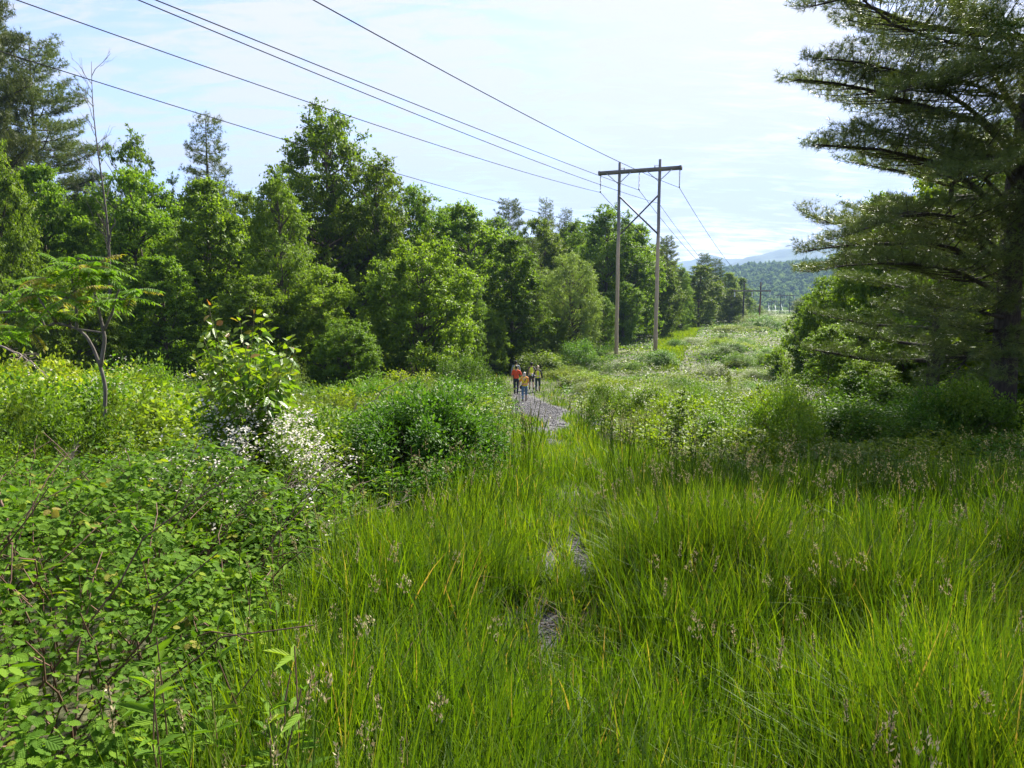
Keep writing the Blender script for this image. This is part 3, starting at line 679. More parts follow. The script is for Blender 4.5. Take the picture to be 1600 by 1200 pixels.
def hframe(label, pl, pr, zb, top, arm_half, arm_z, ins_len, r, ins_mat, mats, braces, group, grounds, arm_t=.31, ins_r=.07):
    """two poles at world (x,y) pl and pr"""
    pl = np.array(pl, float); pr = np.array(pr, float); c = (pl + pr) / 2; d = (pr - pl); span = np.linalg.norm(d); ang = math.atan2(d[1], d[0])
    base = min(grounds)
    t_ = thing('h_frame_pylon', label, 'power pylon', (c[0], c[1], base), ang, group)
    h = lambda z: z - base
    for sx_, zg, mt, tp in ((-1, grounds[0], mats[0], top[0]), (1, grounds[1], mats[1], top[1])):
        mb = MB(); x0 = sx_ * span / 2
        zz = np.linspace(h(zg) - .4, h(tp), 10)
        mb.tube([(x0 + .02 * math.sin(q), 0, q) for q in zz], np.linspace(r, r * .68, 10), 14)
        link('pole', mb.mesh('pole', mt, True), t_)
    za = h(arm_z)
    mb = MB(); f = r + .06
    mb.box((0, -f, za), (arm_half * 2, .12, arm_t)); mb.box((0, f, za), (arm_half * 2, .12, arm_t))
    for sx_ in (-1, 1):
        mb.box((sx_ * (arm_half - .12), 0, za), (.2, f * 2 + .16, arm_t + .06))
    link('crossarm', mb.mesh('crossarm', CROSS), t_)
    if braces:
        for sx_ in (-1, 1):
            mb = MB()
            for s2 in (-1, 1):
                mb.tube([(sx_ * span / 2, -f - .1, za - 1.25), (sx_ * span / 2 + s2 * 1.25, -f - .08, za - arm_t / 2)], .045, 6)
            link('knee_brace', mb.mesh('knee_brace', GALV), t_)
            mb = MB()
            mb.tube([(-sx_ * span / 2, -r * .8 * sx_, za - braces[0]), (sx_ * span / 2, -r * .8 * sx_, za - braces[1])], .085, 8)
            link('cross_brace', mb.mesh('cross_brace', STEEL), t_)
        for sx_, tz in ((-1, top[0]), (1, top[1])):
            mb = MB(); mb.tube([(sx_ * span / 2, 0, h(tz) - .6), (sx_ * span / 2 + .5 * -sx_, 0, h(tz) - .6)], .03, 5); mb.box((sx_ * span / 2 - .5 * sx_, 0, h(tz) - .66), (.1, .1, .22))
            link('wire_bracket', mb.mesh('wire_bracket', GALV), t_)
    att = []
    for q in (-1, 0, 1):
        x0 = q * (arm_half - .2)
        mb = MB(); zt = za - arm_t / 2
        mb.tube([(x0, 0, zt), (x0, 0, zt - ins_len)], .022, 5)
        nd_ = max(5, int(ins_len / .14))
        for k in range(nd_):
            zc_ = zt - .12 - (ins_len - .24) * k / (nd_ - 1)
            mb.tube([(x0, 0, zc_ + .05), (x0, 0, zc_ + .01), (x0, 0, zc_ - .03)], [.03, ins_r, ins_r * .8], 8)
        mb.box((x0, 0, zt - ins_len), (.1, .3, .12))
        link('insulator', mb.mesh('insulator', ins_mat, True), t_)
        wx = c + d / span * x0
        att.append(np.array([wx[0], wx[1], zt - ins_len - .05 + base]))
    return t_, att
G1 = 'H frame pylons of the power line'
eL = at(936, 271, 73.0); eR = at(1066, 262, 69.8)
armz = (eL[2] + eR[2]) / 2; u_ = (eR - eL)[:2]; alen = np.linalg.norm(u_); u_ /= alen
def on_arm(px):     # where the column through px meets the crossarm line
    k = (px - CX) / F_PX / (math.cos(PITCH))
    # x = k*(y c - z s) c.. solve numerically
    q = np.linspace(-1, alen + 1, 4000); X = eL[0] + u_[0] * q; Y = eL[1] + u_[1] * q
    return np.array([X[np.argmin(abs(proj(X, Y, armz)[0] - px))], Y[np.argmin(abs(proj(X, Y, armz)[0] - px))]])
pL = on_arm(968); pR = on_arm(1031)
cen = (pL + pR) / 2
p1, att1 = hframe('tall nearest H-shaped wooden pylon with X brace and tan lower poles', pL, pR, None, (at(968, 254, pL[1])[2], at(1031, 249, pR[1])[2]), alen / 2, armz, 1.72, .21, GLASS_D, (POLE1, POLE1), (2.0 + .4, 6.4), G1,
                  (at(966, 571, pL[1])[2], at(1027, 548, pR[1])[2] - .2))
def far_frame(Y, xl, xr, ytop, yarm, ybase, half, lab, mats, ins, r=.24, ir=.12):
    a = at(xl, yarm, Y + .0); b_ = at(xr, yarm, Y - .8)
    return hframe(lab, a[:2], b_[:2], None, (at(xl, ytop, Y)[2], at(xr, ytop, Y)[2]), half, a[2], ins, r, GLASS_W, mats, None, G1, (at(xl, ybase, Y)[2], at(xr, ybase, Y)[2] - .1), .3, ir)
p2, att2 = far_frame(163, 1162.5, 1188.5, 441, 454.5, 517, 4.15, 'second H-shaped pylon with one black and one rust brown pole', (POLED, POLER), 1.25, .22, .17)
p3, att3 = far_frame(310, 1220, 1234.5, 459, 461.5, 500, 4.2, 'small distant H-shaped pylon, third along the power line', (POLED, POLED), 1.5, .2, .16)
p4, att4 = far_frame(470, 1206, 1216, 469.5, 472, 492, 4.3, 'tiny farthest H-shaped pylon against the blue hill', (POLED, POLED), 1.6, .2, .17)

WIRE = plain('dark_conductor', g(.035, .035, .04), 1., spec=0.)
m, t, out = nt('sunlit_conductor'); p = N_(t, 'ShaderNodeBsdfPrincipled'); p.inputs['Base Color'].default_value = (.62, .63, .65, 1); p.inputs['Metallic'].default_value = .8; p.inputs['Roughness'].default_value = .35; t.links.new(p.outputs[0], out.inputs[0]); SUNLIT_WIRE = m  # same wires farther off, sunlit look put into a paler metal
def span_to(a, b, sag, n=40):
    t = np.linspace(0, 1, n)[:, None]; P = a + (b - a) * t; P[:, 2] -= (4 * sag * t * (1 - t))[:, 0]; return P
def near_span(A, pix, m_, yend=-58, zend=None):
    """parabola through the pylon end A and the pixels, in the vertical plane x = A.x + m (y - A.y)"""
    ys_, zs_ = [], []
    for px, py in pix:
        a, b = ray(px, py); y = (A[0] - m_ * A[1]) / (a - m_); ys_.append(y); zs_.append(b * y)
    ys_ = np.array(ys_) - A[1]; zs_ = np.array(zs_) - A[2]
    M_ = np.stack([ys_, ys_ ** 2], -1); k, *_ = np.linalg.lstsq(M_, zs_, rcond=None)
    print('wire', np.round(k, 5), 'resid', np.round(M_ @ k - zs_, 2), 'ys', np.round(ys_ + A[1], 1))
    q = np.linspace(yend - A[1], 0, 90); P = np.stack([A[0] + m_ * q, A[1] + q, A[2] + k[0] * q + k[1] * q * q], -1)
    return P
MW = .44; NR = np.linspace(.011, .022, 90)
GW = 'conductors of the power line'
def wire(lab, parts, r=.016, mats=WIRE):
    mb = MB()
    for P, rr in parts: mb.tube(P, rr, 5)
    link('power_cable', mb.mesh('power_cable', mats), label=lab, category='power cable', group=GW)
nA = near_span(att1[2], [(491, 0), (600, 60), (762, 150), (969, 253)], MW)
nB = near_span(att1[1], [(262, 0), (600, 147), (605, 150), (939, 272)], MW)
nD = near_span(att1[0], [(28, 0), (600, 202), (500, 165), (780, 256)], MW)
wire('rightmost overhead wire, hung from the right end of the nearest crossarm', [(nA, NR), (span_to(att1[2], att2[2], 2.4), .024), (span_to(att2[2], att3[2], 3.2), .03)])
wire('overhead wire hung from the middle of the nearest crossarm', [(nB, NR), (span_to(att1[1], att2[1], 2.4), .024), (span_to(att2[1], att3[1], 3.2), .03)])
wire('overhead wire hung from the left end of the nearest crossarm', [(nD, NR), (span_to(att1[0], att2[0], 2.4), .024), (span_to(att2[0], att3[0], 3.2), .03)])
for i, nm in enumerate(('left', 'middle', 'right')):
    wire('sunlit pale distant wire swooping from the %s insulator of the third pylon' % nm, [(span_to(att3[i], att4[i], 6.5), .07)], mats=SUNLIT_WIRE)
nP = np.array([pR[0], pR[1], at(1031, 318, pR[1])[2]]); nQ = np.array([pL[0], pL[1], at(966, 360, pL[1])[2]])
nC = near_span(nP, [(223, 0), (600, 159), (575, 150), (950, 292)], MW); nE = near_span(nQ, [(105, 112), (446, 217), (500, 238), (627, 274), (837, 330)], MW)
wire('thin wire fixed to the right pole just below the crossed braces', [(nC, NR * .85), (span_to(nP, att2[2] + np.array([-2.2, .8, -1.2]), 2.4), .02)])
wire('lowest thin wire running in front of the treetops to the left pole', [(nE, NR * .8)])
# ------------------------------------------------------------------ trees
VAR = {}
def var(key, kind, H0, R0, fn): VAR[key] = [kind, H0, R0, fn, None]
var('b0', 'tree', 15, 4.6, lambda: broadleaf(1, n_cl=190, n_leaf=300, rc=(.7, 1.2), lobes=.4, flat=.55))
var('b1', 'tree', 15, 3.6, lambda: broadleaf(2, R=3.4, n_cl=170, n_leaf=280, prof=(.3, 1.1), rc=(.55, 1.), lobes=.4, flat=.55))
var('b2', 'tree', 13, 5.4, lambda: broadleaf(3, H=13, R=5.1, base=.06, n_cl=230, n_leaf=320, prof=(.3, .8), rc=(.65, 1.15), lobes=.36, flat=.5))
var('b3', 'tree', 18, 5.0, lambda: broadleaf(4, H=18, R=4.4, base=.24, n_cl=260, n_leaf=220, prof=(.55, .9), rc=(.6, 1.15), lobes=.42, loose=.35))
var('b4', 'tree', 18, 4.2, lambda: broadleaf(5, H=18, R=3.8, base=.3, n_cl=160, n_leaf=200, prof=(.6, .9), rc=(.5, 1.0), lobes=.5, loose=.5))
var('l0', 'tree', 14, 4.3, lambda: broadleaf(6, H=14, R=4., base=.08, n_cl=200, n_leaf=270, mat='broad_light', rc=(.5, 1.), lobes=.36, flat=.55))
var('l1', 'tree', 12, 3.2, lambda: broadleaf(7, H=12, R=3., base=.04, n_cl=220, n_leaf=230, mat='broad_light', prof=(.28, 1.2), rc=(.5, .9), L=.15))
var('pale', 'tree', 12, 4.6, lambda: broadleaf(8, H=12, R=4.3, base=.1, n_cl=320, n_leaf=240, mat='pale', prof=(.45, .8), rc=(.55, 1.), L=.13))
var('w0', 'tree', 26, 6.4, lambda: pine(21, 26, 6., .16, 90, (.28, .05, 9), .42, .085, .34))
var('w1', 'tree', 20, 3.2, lambda: pine(22, 20, 3., .12, 80, (.26, .045, 9), .36, .09, .3, shape=1.4, rise=.15))
var('w2', 'tree', 22, 5., lambda: pine(23, 22, 4.8, .2, 72, (.3, .05, 9), .42, .095, .34, rise=.2))
def V_(k):
    v = VAR[k]
    if v[4] is None: v[4] = v[3]()
    return v
trng = np.random.default_rng(99)
def tree(k, px, pytop, Y, half, label, name='tree', group=None, cat='tree', zoff=0.):
    v = V_(k); p = at(px, pytop, Y); z = float(gz(p[0], Y)) - .15 + zoff
    sz = (p[2] - z) / v[1]; sx_ = half * Y / F_PX / v[2]
    return put('tree', v[4], name, label, cat, (p[0], Y, z), trng.uniform(0, 6.28), (sx_, sx_, sz), group)
BT, PT = 'leafy_tree', 'pine_tree'
LW = 'trees of the left forest edge'
tree('w0', 45, 66, 56, 118, 'tallest pine at the left edge, dark clumped boughs above the leafy trees', PT)
tree('w0', -78, -210, 50, 105, 'pine cut by the left picture edge, only branch tips showing at the top', PT)
tree('w1', 322, 186, 66, 52, 'lone spire-topped pine rising between two leafy trees on the left', PT)
tree('b4', 205, 216, 60, 44, 'thin airy leafy tree beside the dead trunk', BT)
tree('b1', 62, 250, 44, 66, 'leafy tree standing in front of the tallest pine', BT)
tree('b0', -20, 205, 36, 55, 'bright leafy tree at the far left edge of the photo', BT)
tree('b0', 205, 262, 46, 84, 'broad dark green leafy tree behind the dead trunk', BT)
tree('b1', 322, 272, 44, 72, 'leafy tree directly below the lone spire-topped pine', BT)
tree('l1', 432, 268, 41, 62, 'leafy tree with grey green foliage reaching down to the scrub', BT)
tree('b3', 503, 180, 56, 88, 'tallest broadleaf tree, open crown standing above its neighbours', BT)
tree('b4', 592, 252, 55, 58, 'open-crowned tree with sky gaps, second tallest broadleaf', BT)
tree('b3', 640, 300, 62, 62, 'bushy crown just right of the two open-crowned trees', BT)
tree('b2', 655, 372, 43, 92, 'big rounded leafy tree bulging forward in front of the forest', BT)
tree('l0', 735, 316, 66, 74, 'tall bright green tree behind the big rounded one', BT)
tree('l1', 725, 412, 52, 34, 'small yellow green tree tucked beside the big rounded one', BT)
tree('b0', 505, 415, 40, 62, 'low dense tree at the foot of the tallest broadleaf tree', BT)
tree('b2', 540, 498, 36, 58, 'dark low spreading tree at the scrub edge', BT)
tree('b1', 250, 395, 37, 62, 'dark leafy tree low behind the small sumac', BT)
tree('b2', 110, 430, 33, 70, 'dense low tree behind the crown of the small sumac', BT)
tree('b0', 390, 430, 37, 66, 'dense dark tree behind the sapling with reddish tips', BT)
tree('w2', 795, 316, 100, 40, 'flat-topped pine on the skyline left of the nearest pylon', PT)
tree('w1', 853, 315, 108, 26, 'small pointed pine on the skyline between two flat ones', PT)
tree('w1', 884, 330, 112, 24, 'spiky dark pine on the skyline nearest to the pylon', PT)
tree('b0', 770, 340, 88, 54, 'rounded skyline tree beneath the flat-topped pine', BT)
tree('b0', 845, 340, 96, 50, 'rounded skyline tree beneath the small pointed pine', BT)
tree('b1', 800, 366, 60, 48, 'tall green tree behind the walking people', BT)
tree('w1', 832, 375, 62, 22, 'narrow grey green pine pressed against the pale tree', PT)
tree('pale', 890, 392, 68, 50, 'pale silvery green rounded tree behind the walkers', BT)
tree('b3', 950, 327, 96, 52, 'broad crown directly behind the left pole of the nearest pylon', BT)
tree('b0', 905, 345, 110, 44, 'dark crown behind the pale silvery tree', BT)
tree('b1', 992, 345, 100, 40, 'crown framed between the two poles of the nearest pylon', BT)
tree('w2', 1043, 372, 122, 26, 'dark pine just right of the nearest pylon', PT)
tree('l0', 1030, 398, 108, 34, 'sunlit yellow green tree touching the right pole', BT)
tree('l1', 1066, 415, 124, 17, 'narrow sunlit tree at the head of the grassy clearing', BT)
tree('b1', 1094, 412, 148, 32, 'dull green tree beyond the grassy clearing', BT)
tree('w2', 1100, 398, 172, 20, 'pine whose tip meets the blue mountains', PT)
tree('w2', 1119, 406, 185, 20, 'pine right of the one whose tip meets the blue mountains', PT)
tree('b1', 1140, 424, 195, 22, 'tree standing left of the second pylon', BT)
tree('b0', 1142, 450, 170, 24, 'low rounded tree beside the black pole of the second pylon', BT)
tree('b1', 1158, 432, 225, 18, 'small tree behind the black pole of the second pylon', BT)
tree('pale', 1250, 465, 330, 15, 'pale rounded tree beside the distant third pylon', BT)
tree('l1', 944, 462, 76, 22, 'slim young tree at the foot of the left pole', BT)
tree('b1', 872, 490, 66, 22, 'small dark tree right behind the walkers', BT)
tree('b0', 975, 440, 90, 30, 'dark tree low between the pylon poles', BT)
tree('b2', 760, 480, 56, 34, 'low dark tree left of the walkers', BT)
tree('b2', 700, 500, 50, 34, 'low shaded tree behind the feathery round bush', BT)
FL = 'background trees filling the left forest'
for (px, py, Y, hf, k) in [(-40, 330, 42, 70, 'b0'), (140, 300, 62, 70, 'b1'), (270, 300, 62, 70, 'b0'), (385, 300, 58, 60, 'b0'), (465, 320, 66, 60, 'b1'), (560, 330, 68, 60, 'b0'), (600, 370, 60, 55, 'b1'),
                           (690, 345, 74, 60, 'b0'), (735, 390, 74, 60, 'b1'), (820, 410, 78, 50, 'b0'), (860, 430, 80, 45, 'b1'), (920, 380, 104, 50, 'b0'), (960, 400, 112, 50, 'b1'), (1005, 400, 120, 44, 'b0'), (1060, 440, 140, 26, 'b0'),
                           (1085, 445, 160, 24, 'b1'), (1115, 440, 185, 24, 'b0'), (1165, 462, 240, 20, 'b0'), (330, 440, 50, 80, 'b0'), (180, 420, 48, 80, 'b0'), (40, 400, 44, 80, 'b1'), (620, 470, 52, 70, 'b0'), (1178, 474, 270, 16, 'b1'), (1188, 482, 320, 14, 'b0'), (800, 470, 64, 40, 'b0'), (455, 470, 46, 70, 'b0'), (100, 320, 52, 80, 'b2'), (240, 330, 54, 80, 'b2'), (430, 350, 56, 80, 'b2'), (580, 300, 64, 70, 'b2'), (690, 320, 80, 60, 'b2'), (760, 345, 92, 50, 'b2'), (520, 300, 62, 70, 'b0'), (870, 355, 112, 55, 'b2'), (930, 345, 118, 55, 'b2'), (985, 360, 124, 50, 'b2'), (1020, 380, 130, 40, 'b2')]:
    tree(k, px, py, Y, hf, 'leafy tree filling the left forest wall behind the front row of trees', BT, FL)
FR = 'background trees filling the right forest'
FRL = 'leafy tree of the dark right-hand forest, half hidden behind the big pine boughs'
tree('b2', 1300, 430, 46, 64, 'leafy tree forming the left tip of the right-hand forest', BT)
tree('b0', 1385, 300, 40, 74, 'leafy tree with bright sunlit top just above the pale pine boughs', BT)
tree('l0', 1345, 480, 33, 60, 'low bright green tree at the edge of the right-hand scrub', BT)
tree('b2', 1420, 520, 27, 66, 'dark low tree under the pale pine boughs', BT)
for (px, py, Y, hf, k) in [(1470, 250, 36, 90, 'b0'), (1575, 200, 32, 110, 'b0'), (1680, 160, 28, 120, 'b1'), (1500, 400, 27, 90, 'b2'), (1600, 420, 25, 100, 'b2'), (1265, 462, 90, 26, 'b1'), (1290, 455, 70, 34, 'b0'), (1345, 400, 55, 60, 'b1'),
                           (1430, 350, 46, 70, 'b1'), (1690, 300, 22, 140, 'b0'), (1275, 470, 130, 16, 'b0'), (1300, 510, 30, 44, 'l0'), (1370, 560, 25, 50, 'b2')]:
    tree(k, px, py, Y, hf, FRL, BT, FR)
# unseen forest trees added outside the right edge to shade the foreground
for (x, y, H_, k) in SHADE_TREES:
    v = V_(k); z = float(gz(x, y)) - .1; s_ = H_ / v[1]
    put('tree', v[4], PT if k[0] == 'w' else BT, 'unseen forest tree added outside the right edge to shade the meadow', 'tree', (x, y, z), trng.uniform(0, 6), (s_,) * 3, 'unseen trees added outside the right edge for shade')

# the big near pine: its own boughs follow the photograph
def pine_near():
    Y0 = 16.5; b = at(1562, 690, Y0); bz = float(gz(b[0], Y0)) - .2; o = np.array([b[0], Y0, bz])
    def q(px, py, Y): return at(px, py, Y) - o
    def axis(z):
        y = np.interp(z, [0, 3, 6, 9, 12, 24], [0, .02, -.05, .1, .2, .25]); return np.array([y, .15 * math.sin(z * .3), z])
    A = lambda z: axis(z)
    ex = [([A(9.6), q(1500, 50, 16), q(1400, 30, 15.2), q(1330, -5, 14.8), q(1268, 10, 14.5)], .085),
          ([A(9.2), q(1520, 75, 15.6), q(1460, 60, 15), q(1400, 42, 14.5), q(1300, -40, 14.2)], .06),
          ([A(6.9), q(1540, 192, 16), q(1440, 166, 15.2), q(1330, 132, 14.6), q(1246, 124, 14.2)], .085),
          ([A(7.1), q(1490, 150, 15.2), q(1400, 110, 14), q(1320, 92, 13.6), q(1290, 92, 13.4)], .06),
          ([A(5.4), q(1530, 300, 16), q(1480, 258, 15.4), q(1370, 232, 14.8), q(1276, 226, 14.4)], .085),
          ([A(5.8), q(1500, 240, 15.4), q(1400, 205, 14.6), q(1330, 205, 14.2)], .05),
          ([A(4.4), q(1500, 365, 16.2), q(1400, 345, 16.5), q(1290, 350, 17), q(1262, 335, 17)], .07),
          ([A(4.0), q(1480, 380, 15.8), q(1390, 380, 15.5), q(1300, 385, 15.8), q(1262, 392, 16)], .07),
          ([A(3.7), q(1490, 420, 15.), q(1400, 410, 14.6), q(1320, 415, 14.4), q(1262, 425, 14.4)], .06),
          ([A(4.6), q(1500, 340, 15), q(1430, 330, 14.6), q(1360, 355, 14.4), q(1310, 372, 14.3)], .05),
          ([A(3.2), q(1500, 480, 15), q(1450, 500, 14.4), q(1425, 520, 14.2)], .045),
          ([A(2.6), q(1510, 560, 15), q(1480, 600, 14.4), q(1462, 625, 14.2)], .04),
          ([A(3.0), q(1560, 520, 15), q(1570, 570, 14), q(1590, 600, 13.4)], .04),
          ([A(8.), q(1520, 130, 15), q(1470, 120, 13.6), q(1420, 140, 12.8)], .05),
          ([A(6.2), q(1560, 240, 15), q(1540, 260, 13.4), q(1500, 280, 12.6)], .05),
          ([A(7.6), q(1500, 20, 17), q(1480, -60, 17)], .08)]
    me = pine(77, 24, 4.7, .16, 36, (.12, .0125, 11), .24, .036, .3, mat='pine', explicit=ex, trunk_r=.30, rise=.22, axisfn=axis, lower=.5)
    put('tree', me, PT, 'huge dark pine with long reaching boughs at the right picture edge', 'tree', o)
pine_near()
# second pine behind it
def pine_mid():
    Y0 = 21.; b = at(1462, 600, Y0); bz = float(gz(b[0], Y0)) - .2
    me = pine(78, 9.6, 4.6, .2, 38, (.15, .018, 10), .26, .05, .32, mat='pine_far', trunk_r=.2, rise=.16)
    put('tree', me, PT, 'smaller paler pine with sunlit grey green boughs left of the huge pine', 'tree', (b[0], Y0, bz), 1.0)
pine_mid()

# dead tree at the left
def bare_tree():
    rng = np.random.default_rng(5); mb = MB(); Y0 = 41.
    x0 = at(164, 400, Y0); z0 = float(gz(x0[0], Y0)); tops = at(147, 98, Y0)
    Ht = tops[2] - z0
    ax = lambda t: np.array([(tops[0] - x0[0]) * t * 1.1 - .12 * math.sin(t * 9), .2 * math.sin(t * 5), Ht * t])
    tr = [ax(t) for t in np.linspace(0, 1, 20)]
    mb.tube(tr, np.linspace(.11, .012, 20), 7)
    out_ = MB()
    def br(a, d, l, r, dep):
        e = a + d * l; out_.tube(curve(a, e, .06 * l, 5, .03, rng), np.linspace(r, r * .35, 5), 4, cap=False)
        if dep:
            for k in range(3):
                t = rng.uniform(.35, .95); br(a + (e - a) * t, nrm(d + rdir(rng, 1)[0] * .6 + [0, 0, .25]), l * rng.uniform(.35, .6), r * .55, dep - 1)
    for i in range(26):
        t = .42 + .56 * (i / 26); th = rng.uniform(0, 6.28)
        br(ax(t), nrm(np.array([math.cos(th) * .7, math.sin(th) * .7, rng.uniform(.5, 1.3)])), rng.uniform(.9, 2.6) * (1.15 - t * .55), .02, 2 if i % 2 else 1)
    br(ax(.47), nrm(np.array([.35, -.1, 1.])), 1.6, .07, 0)
    t_ = thing('dead_tree', 'leafless dead tree with thin bare twigs at the upper left', 'dead tree', (x0[0], Y0, z0))
    link('trunk', mb.mesh('trunk', M['dead'], True), t_); link('branches', out_.mesh('branches', M['dead'], True), t_)
bare_tree()

# ------------------------------------------------------------------ shrubs
var('s0', 'shrub', 1.45, 1., lambda: shrub(101, n_cl=90, n_leaf=110, L=.06))
var('s1', 'shrub', 1.45, 1., lambda: shrub(102, n_cl=80, n_leaf=100, L=.075, mat='shrub_yellow', rc=(.16, .3)))
var('s2', 'shrub', 1.45, 1., lambda: shrub(103, n_cl=100, n_leaf=120, L=.045, W=.45, mat='grey', fray=.5))
var('s3', 'shrub', 1.45, 1., lambda: shrub(104, n_cl=90, n_leaf=90, L=.055, mat='grey', flowers=420, fsize=.03))
var('s4', 'shrub', 1.45, 1., lambda: shrub(105, n_cl=80, n_leaf=100, L=.055, mat='shrub', flowers=150, fsize=.03))
var('s5', 'shrub', 1.45, 1., lambda: shrub(106, n_cl=100, n_leaf=120, L=.06, mat='shrub_dark'))
var('r0', 'shrub', 1.45, 1., lambda: shrub(110, n_cl=150, n_leaf=150, L=.045, W=.5, mat='shrub_dark', rc=(.12, .2), fray=.2, dome=.75))
var('j0', 'shrub', 1.05, 1., lambda: conifer_bush(107, 1., 1., 13000, .1))
var('n0', 'sapling', 1.8, .6, lambda: sapling(108, redtips=False, mat='shrub_yellow', tmpl=LEAF1, n_br=18, per=22, L=.1, spread=.33, stems=2))
var('n1', 'sapling', 1.8, .7, lambda: sapling(109, redtips=False, mat='shrub', tmpl=LEAF1, n_br=22, per=24, L=.11, spread=.4, stems=3))
def bush(k, px, pytop, Y, half, label, name='shrub', cat='shrub', group=None, thick=1., minh=.3):
    v = V_(k); p = at(px, pytop, Y); z = float(gz(p[0], Y)) - .05
    h_ = max(minh, p[2] - z); s_ = half * Y / F_PX / v[2]
    return put('sapling' if v[0] == 'sapling' else 'shrub', v[4], name, label, cat, (p[0], Y, z), trng.uniform(0, 6.28), (s_, s_ * thick, h_ / v[1]), group)
SL = 'prominent shrubs'
bush('r0', 724, 553, 30, 58, 'dark round feathery bush left of the gravel path beside the walkers', 'round_bush', 'bush')
bush('s1', 650, 580, 33, 50, 'yellow green bush touching the left side of the round feathery bush', 'shrub')
bush('s2', 448, 562, 20, 38, 'grey green fine-leaved bush right of the sapling with reddish tips')
bush('s2', 690, 560, 46, 50, 'fine-leaved bush behind the round feathery bush')
bush('s1', 840, 548, 58, 52, 'pale green shrub right behind the walking people')
bush('s0', 775, 545, 60, 36, 'shrub at the forest foot left of the walkers')
bush('s1', 920, 553, 62, 28, 'bright rounded shrub left of the left pylon pole')
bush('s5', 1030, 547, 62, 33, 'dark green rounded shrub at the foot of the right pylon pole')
bush('s0', 992, 565, 58, 16, 'small dark shrub between the pylon poles')
bush('s0', 1115, 546, 66, 28, 'dark green shrub right of the pylon in the scrub field')
bush('s0', 1152, 552, 60, 24, 'smaller shrub right of the dark green one in the scrub field')
bush('s5', 1058, 530, 78, 18, 'blackish shrub beside the grassy clearing')
bush('s3', 1085, 528, 84, 30, 'white dusted shrub beside the grassy clearing')
bush('s2', 1048, 596, 30, 26, 'olive grey shrub in the middle of the white blossom')
bush('n0', 1145, 566, 33, 14, 'slim yellow green sapling in the middle of the right-hand scrub', 'sapling', 'sapling')
bush('n0', 1228, 545, 33, 18, 'upright sapling at the right rim of the scrub field', 'sapling', 'sapling')
bush('n1', 1255, 578, 21, 22, 'bright green sapling shaped like a column near the right-hand forest', 'sapling', 'sapling')
bush('n0', 1280, 640, 17, 18, 'low yellow green sapling in front of the column-shaped one', 'sapling', 'sapling')
bush('n1', 1445, 605, 14, 28, 'sapling with bright sunlit leaves under the huge pine', 'sapling', 'sapling')
bush('s5', 1135, 655, 19, 28, 'dark shrub at the edge of the tall grass right of the path')
bush('s3', 1105, 652, 20.5, 34, 'white flowering shrub beside the dark one at the grass edge')
bush('s1', 1180, 668, 18, 30, 'light green shrub at the grass edge')
bush('s0', 1330, 640, 13, 92, 'broad shaded shrub at the right edge of the tall grass')
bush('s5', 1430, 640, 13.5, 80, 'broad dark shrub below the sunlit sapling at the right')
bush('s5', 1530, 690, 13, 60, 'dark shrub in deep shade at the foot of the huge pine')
bush('s4', 1275, 685, 12.4, 30, 'small shrub with white blossom clusters at the right edge of the grass')
bush('s4', 1435, 718, 11.4, 26, 'low shrub with one white blossom cluster in the right-hand shade')
bush('s4', 705, 628, 16, 40, 'white flecked shrub behind the big dense shrub')
bush('s1', 768, 660, 14.5, 24, 'small shrub with shiny leaves on the left verge of the path')
bush('s0', 590, 632, 12, 60, 'shrub joined to the back of the big dense shrub')
bush('s3', 240, 625, 11, 60, 'shrub with white blossom behind the sumac trunk')

bush('s0', 1290, 698, 10.6, 46, 'shaded green shrub at the back edge of the tall grass on the right', thick=1.2)
bush('s5', 1395, 712, 10.3, 50, 'dark shrub at the back edge of the tall grass under the sunlit sapling')
bush('s2', 1492, 728, 10., 46, 'grey green shrub at the back edge of the tall grass below the huge pine')
bush('s5', 1590, 735, 9.6, 52, 'dark shrub cut by the right picture edge behind the tall grass')
for a_, b_, c_, d_, k_ in ((95, 812, 4.4, 20, 'n1'), (25, 880, 3.3, 22, 'n1'), (352, 815, 4.9, 20, 'n0'), (250, 800, 5.2, 16, 'n0'), (180, 905, 3.4, 18, 'n1'), (425, 850, 4.7, 16, 'n0'), (300, 985, 3.0, 18, 'n1'), (500, 800, 5.8, 18, 'n0'), (60, 770, 5.6, 20, 'n0'), (560, 850, 5.6, 14, 'n1')):
    bush(k_, a_, b_, c_, d_, 'tall leafy weed stalk rising out of the raspberry leaves', 'weed', 'weed', 'weed stalks in the raspberry thicket')
bush('j0', 55, 668, 8.2, 70, 'olive juniper sprays at the left picture edge in front of the sumac', 'juniper_bush', 'juniper')
bush('j0', 195, 668, 8.6, 75, 'brownish green juniper mound under the sumac trunk', 'juniper_bush', 'juniper')
bush('j0', 120, 735, 7.0, 85, 'low spreading juniper between the sumac and the raspberry leaves', 'juniper_bush', 'juniper')
bush('j0', -40, 745, 6.6, 70, 'juniper cut by the left picture edge above the raspberry leaves', 'juniper_bush', 'juniper')
bush('j0', 262, 722, 7.4, 50, 'small juniper left of the lower white blossom', 'juniper_bush', 'juniper')
bush('s0', 90, 640, 7.6, 95, 'light olive shrub mixed among the junipers at the left edge')
bush('s1', 300, 690, 7.6, 70, 'yellow green shrub left of the thickest white blossom')
bush('s0', -30, 690, 6.8, 90, 'green shrub cut by the left picture edge below the sumac')
bush('s4', 190, 712, 6.6, 70, 'green shrub with a few white flowers below the sumac trunk')
bush('n0', 238, 600, 9.6, 14, 'slim young shoot right of the sumac trunk', 'sapling', 'sapling')
bush('s1', 40, 560, 15, 90, 'yellow green shrub behind the sumac at the left edge')
bush('s0', 225, 572, 14, 70, 'light green shrub between the sumac and the sapling with reddish tips')
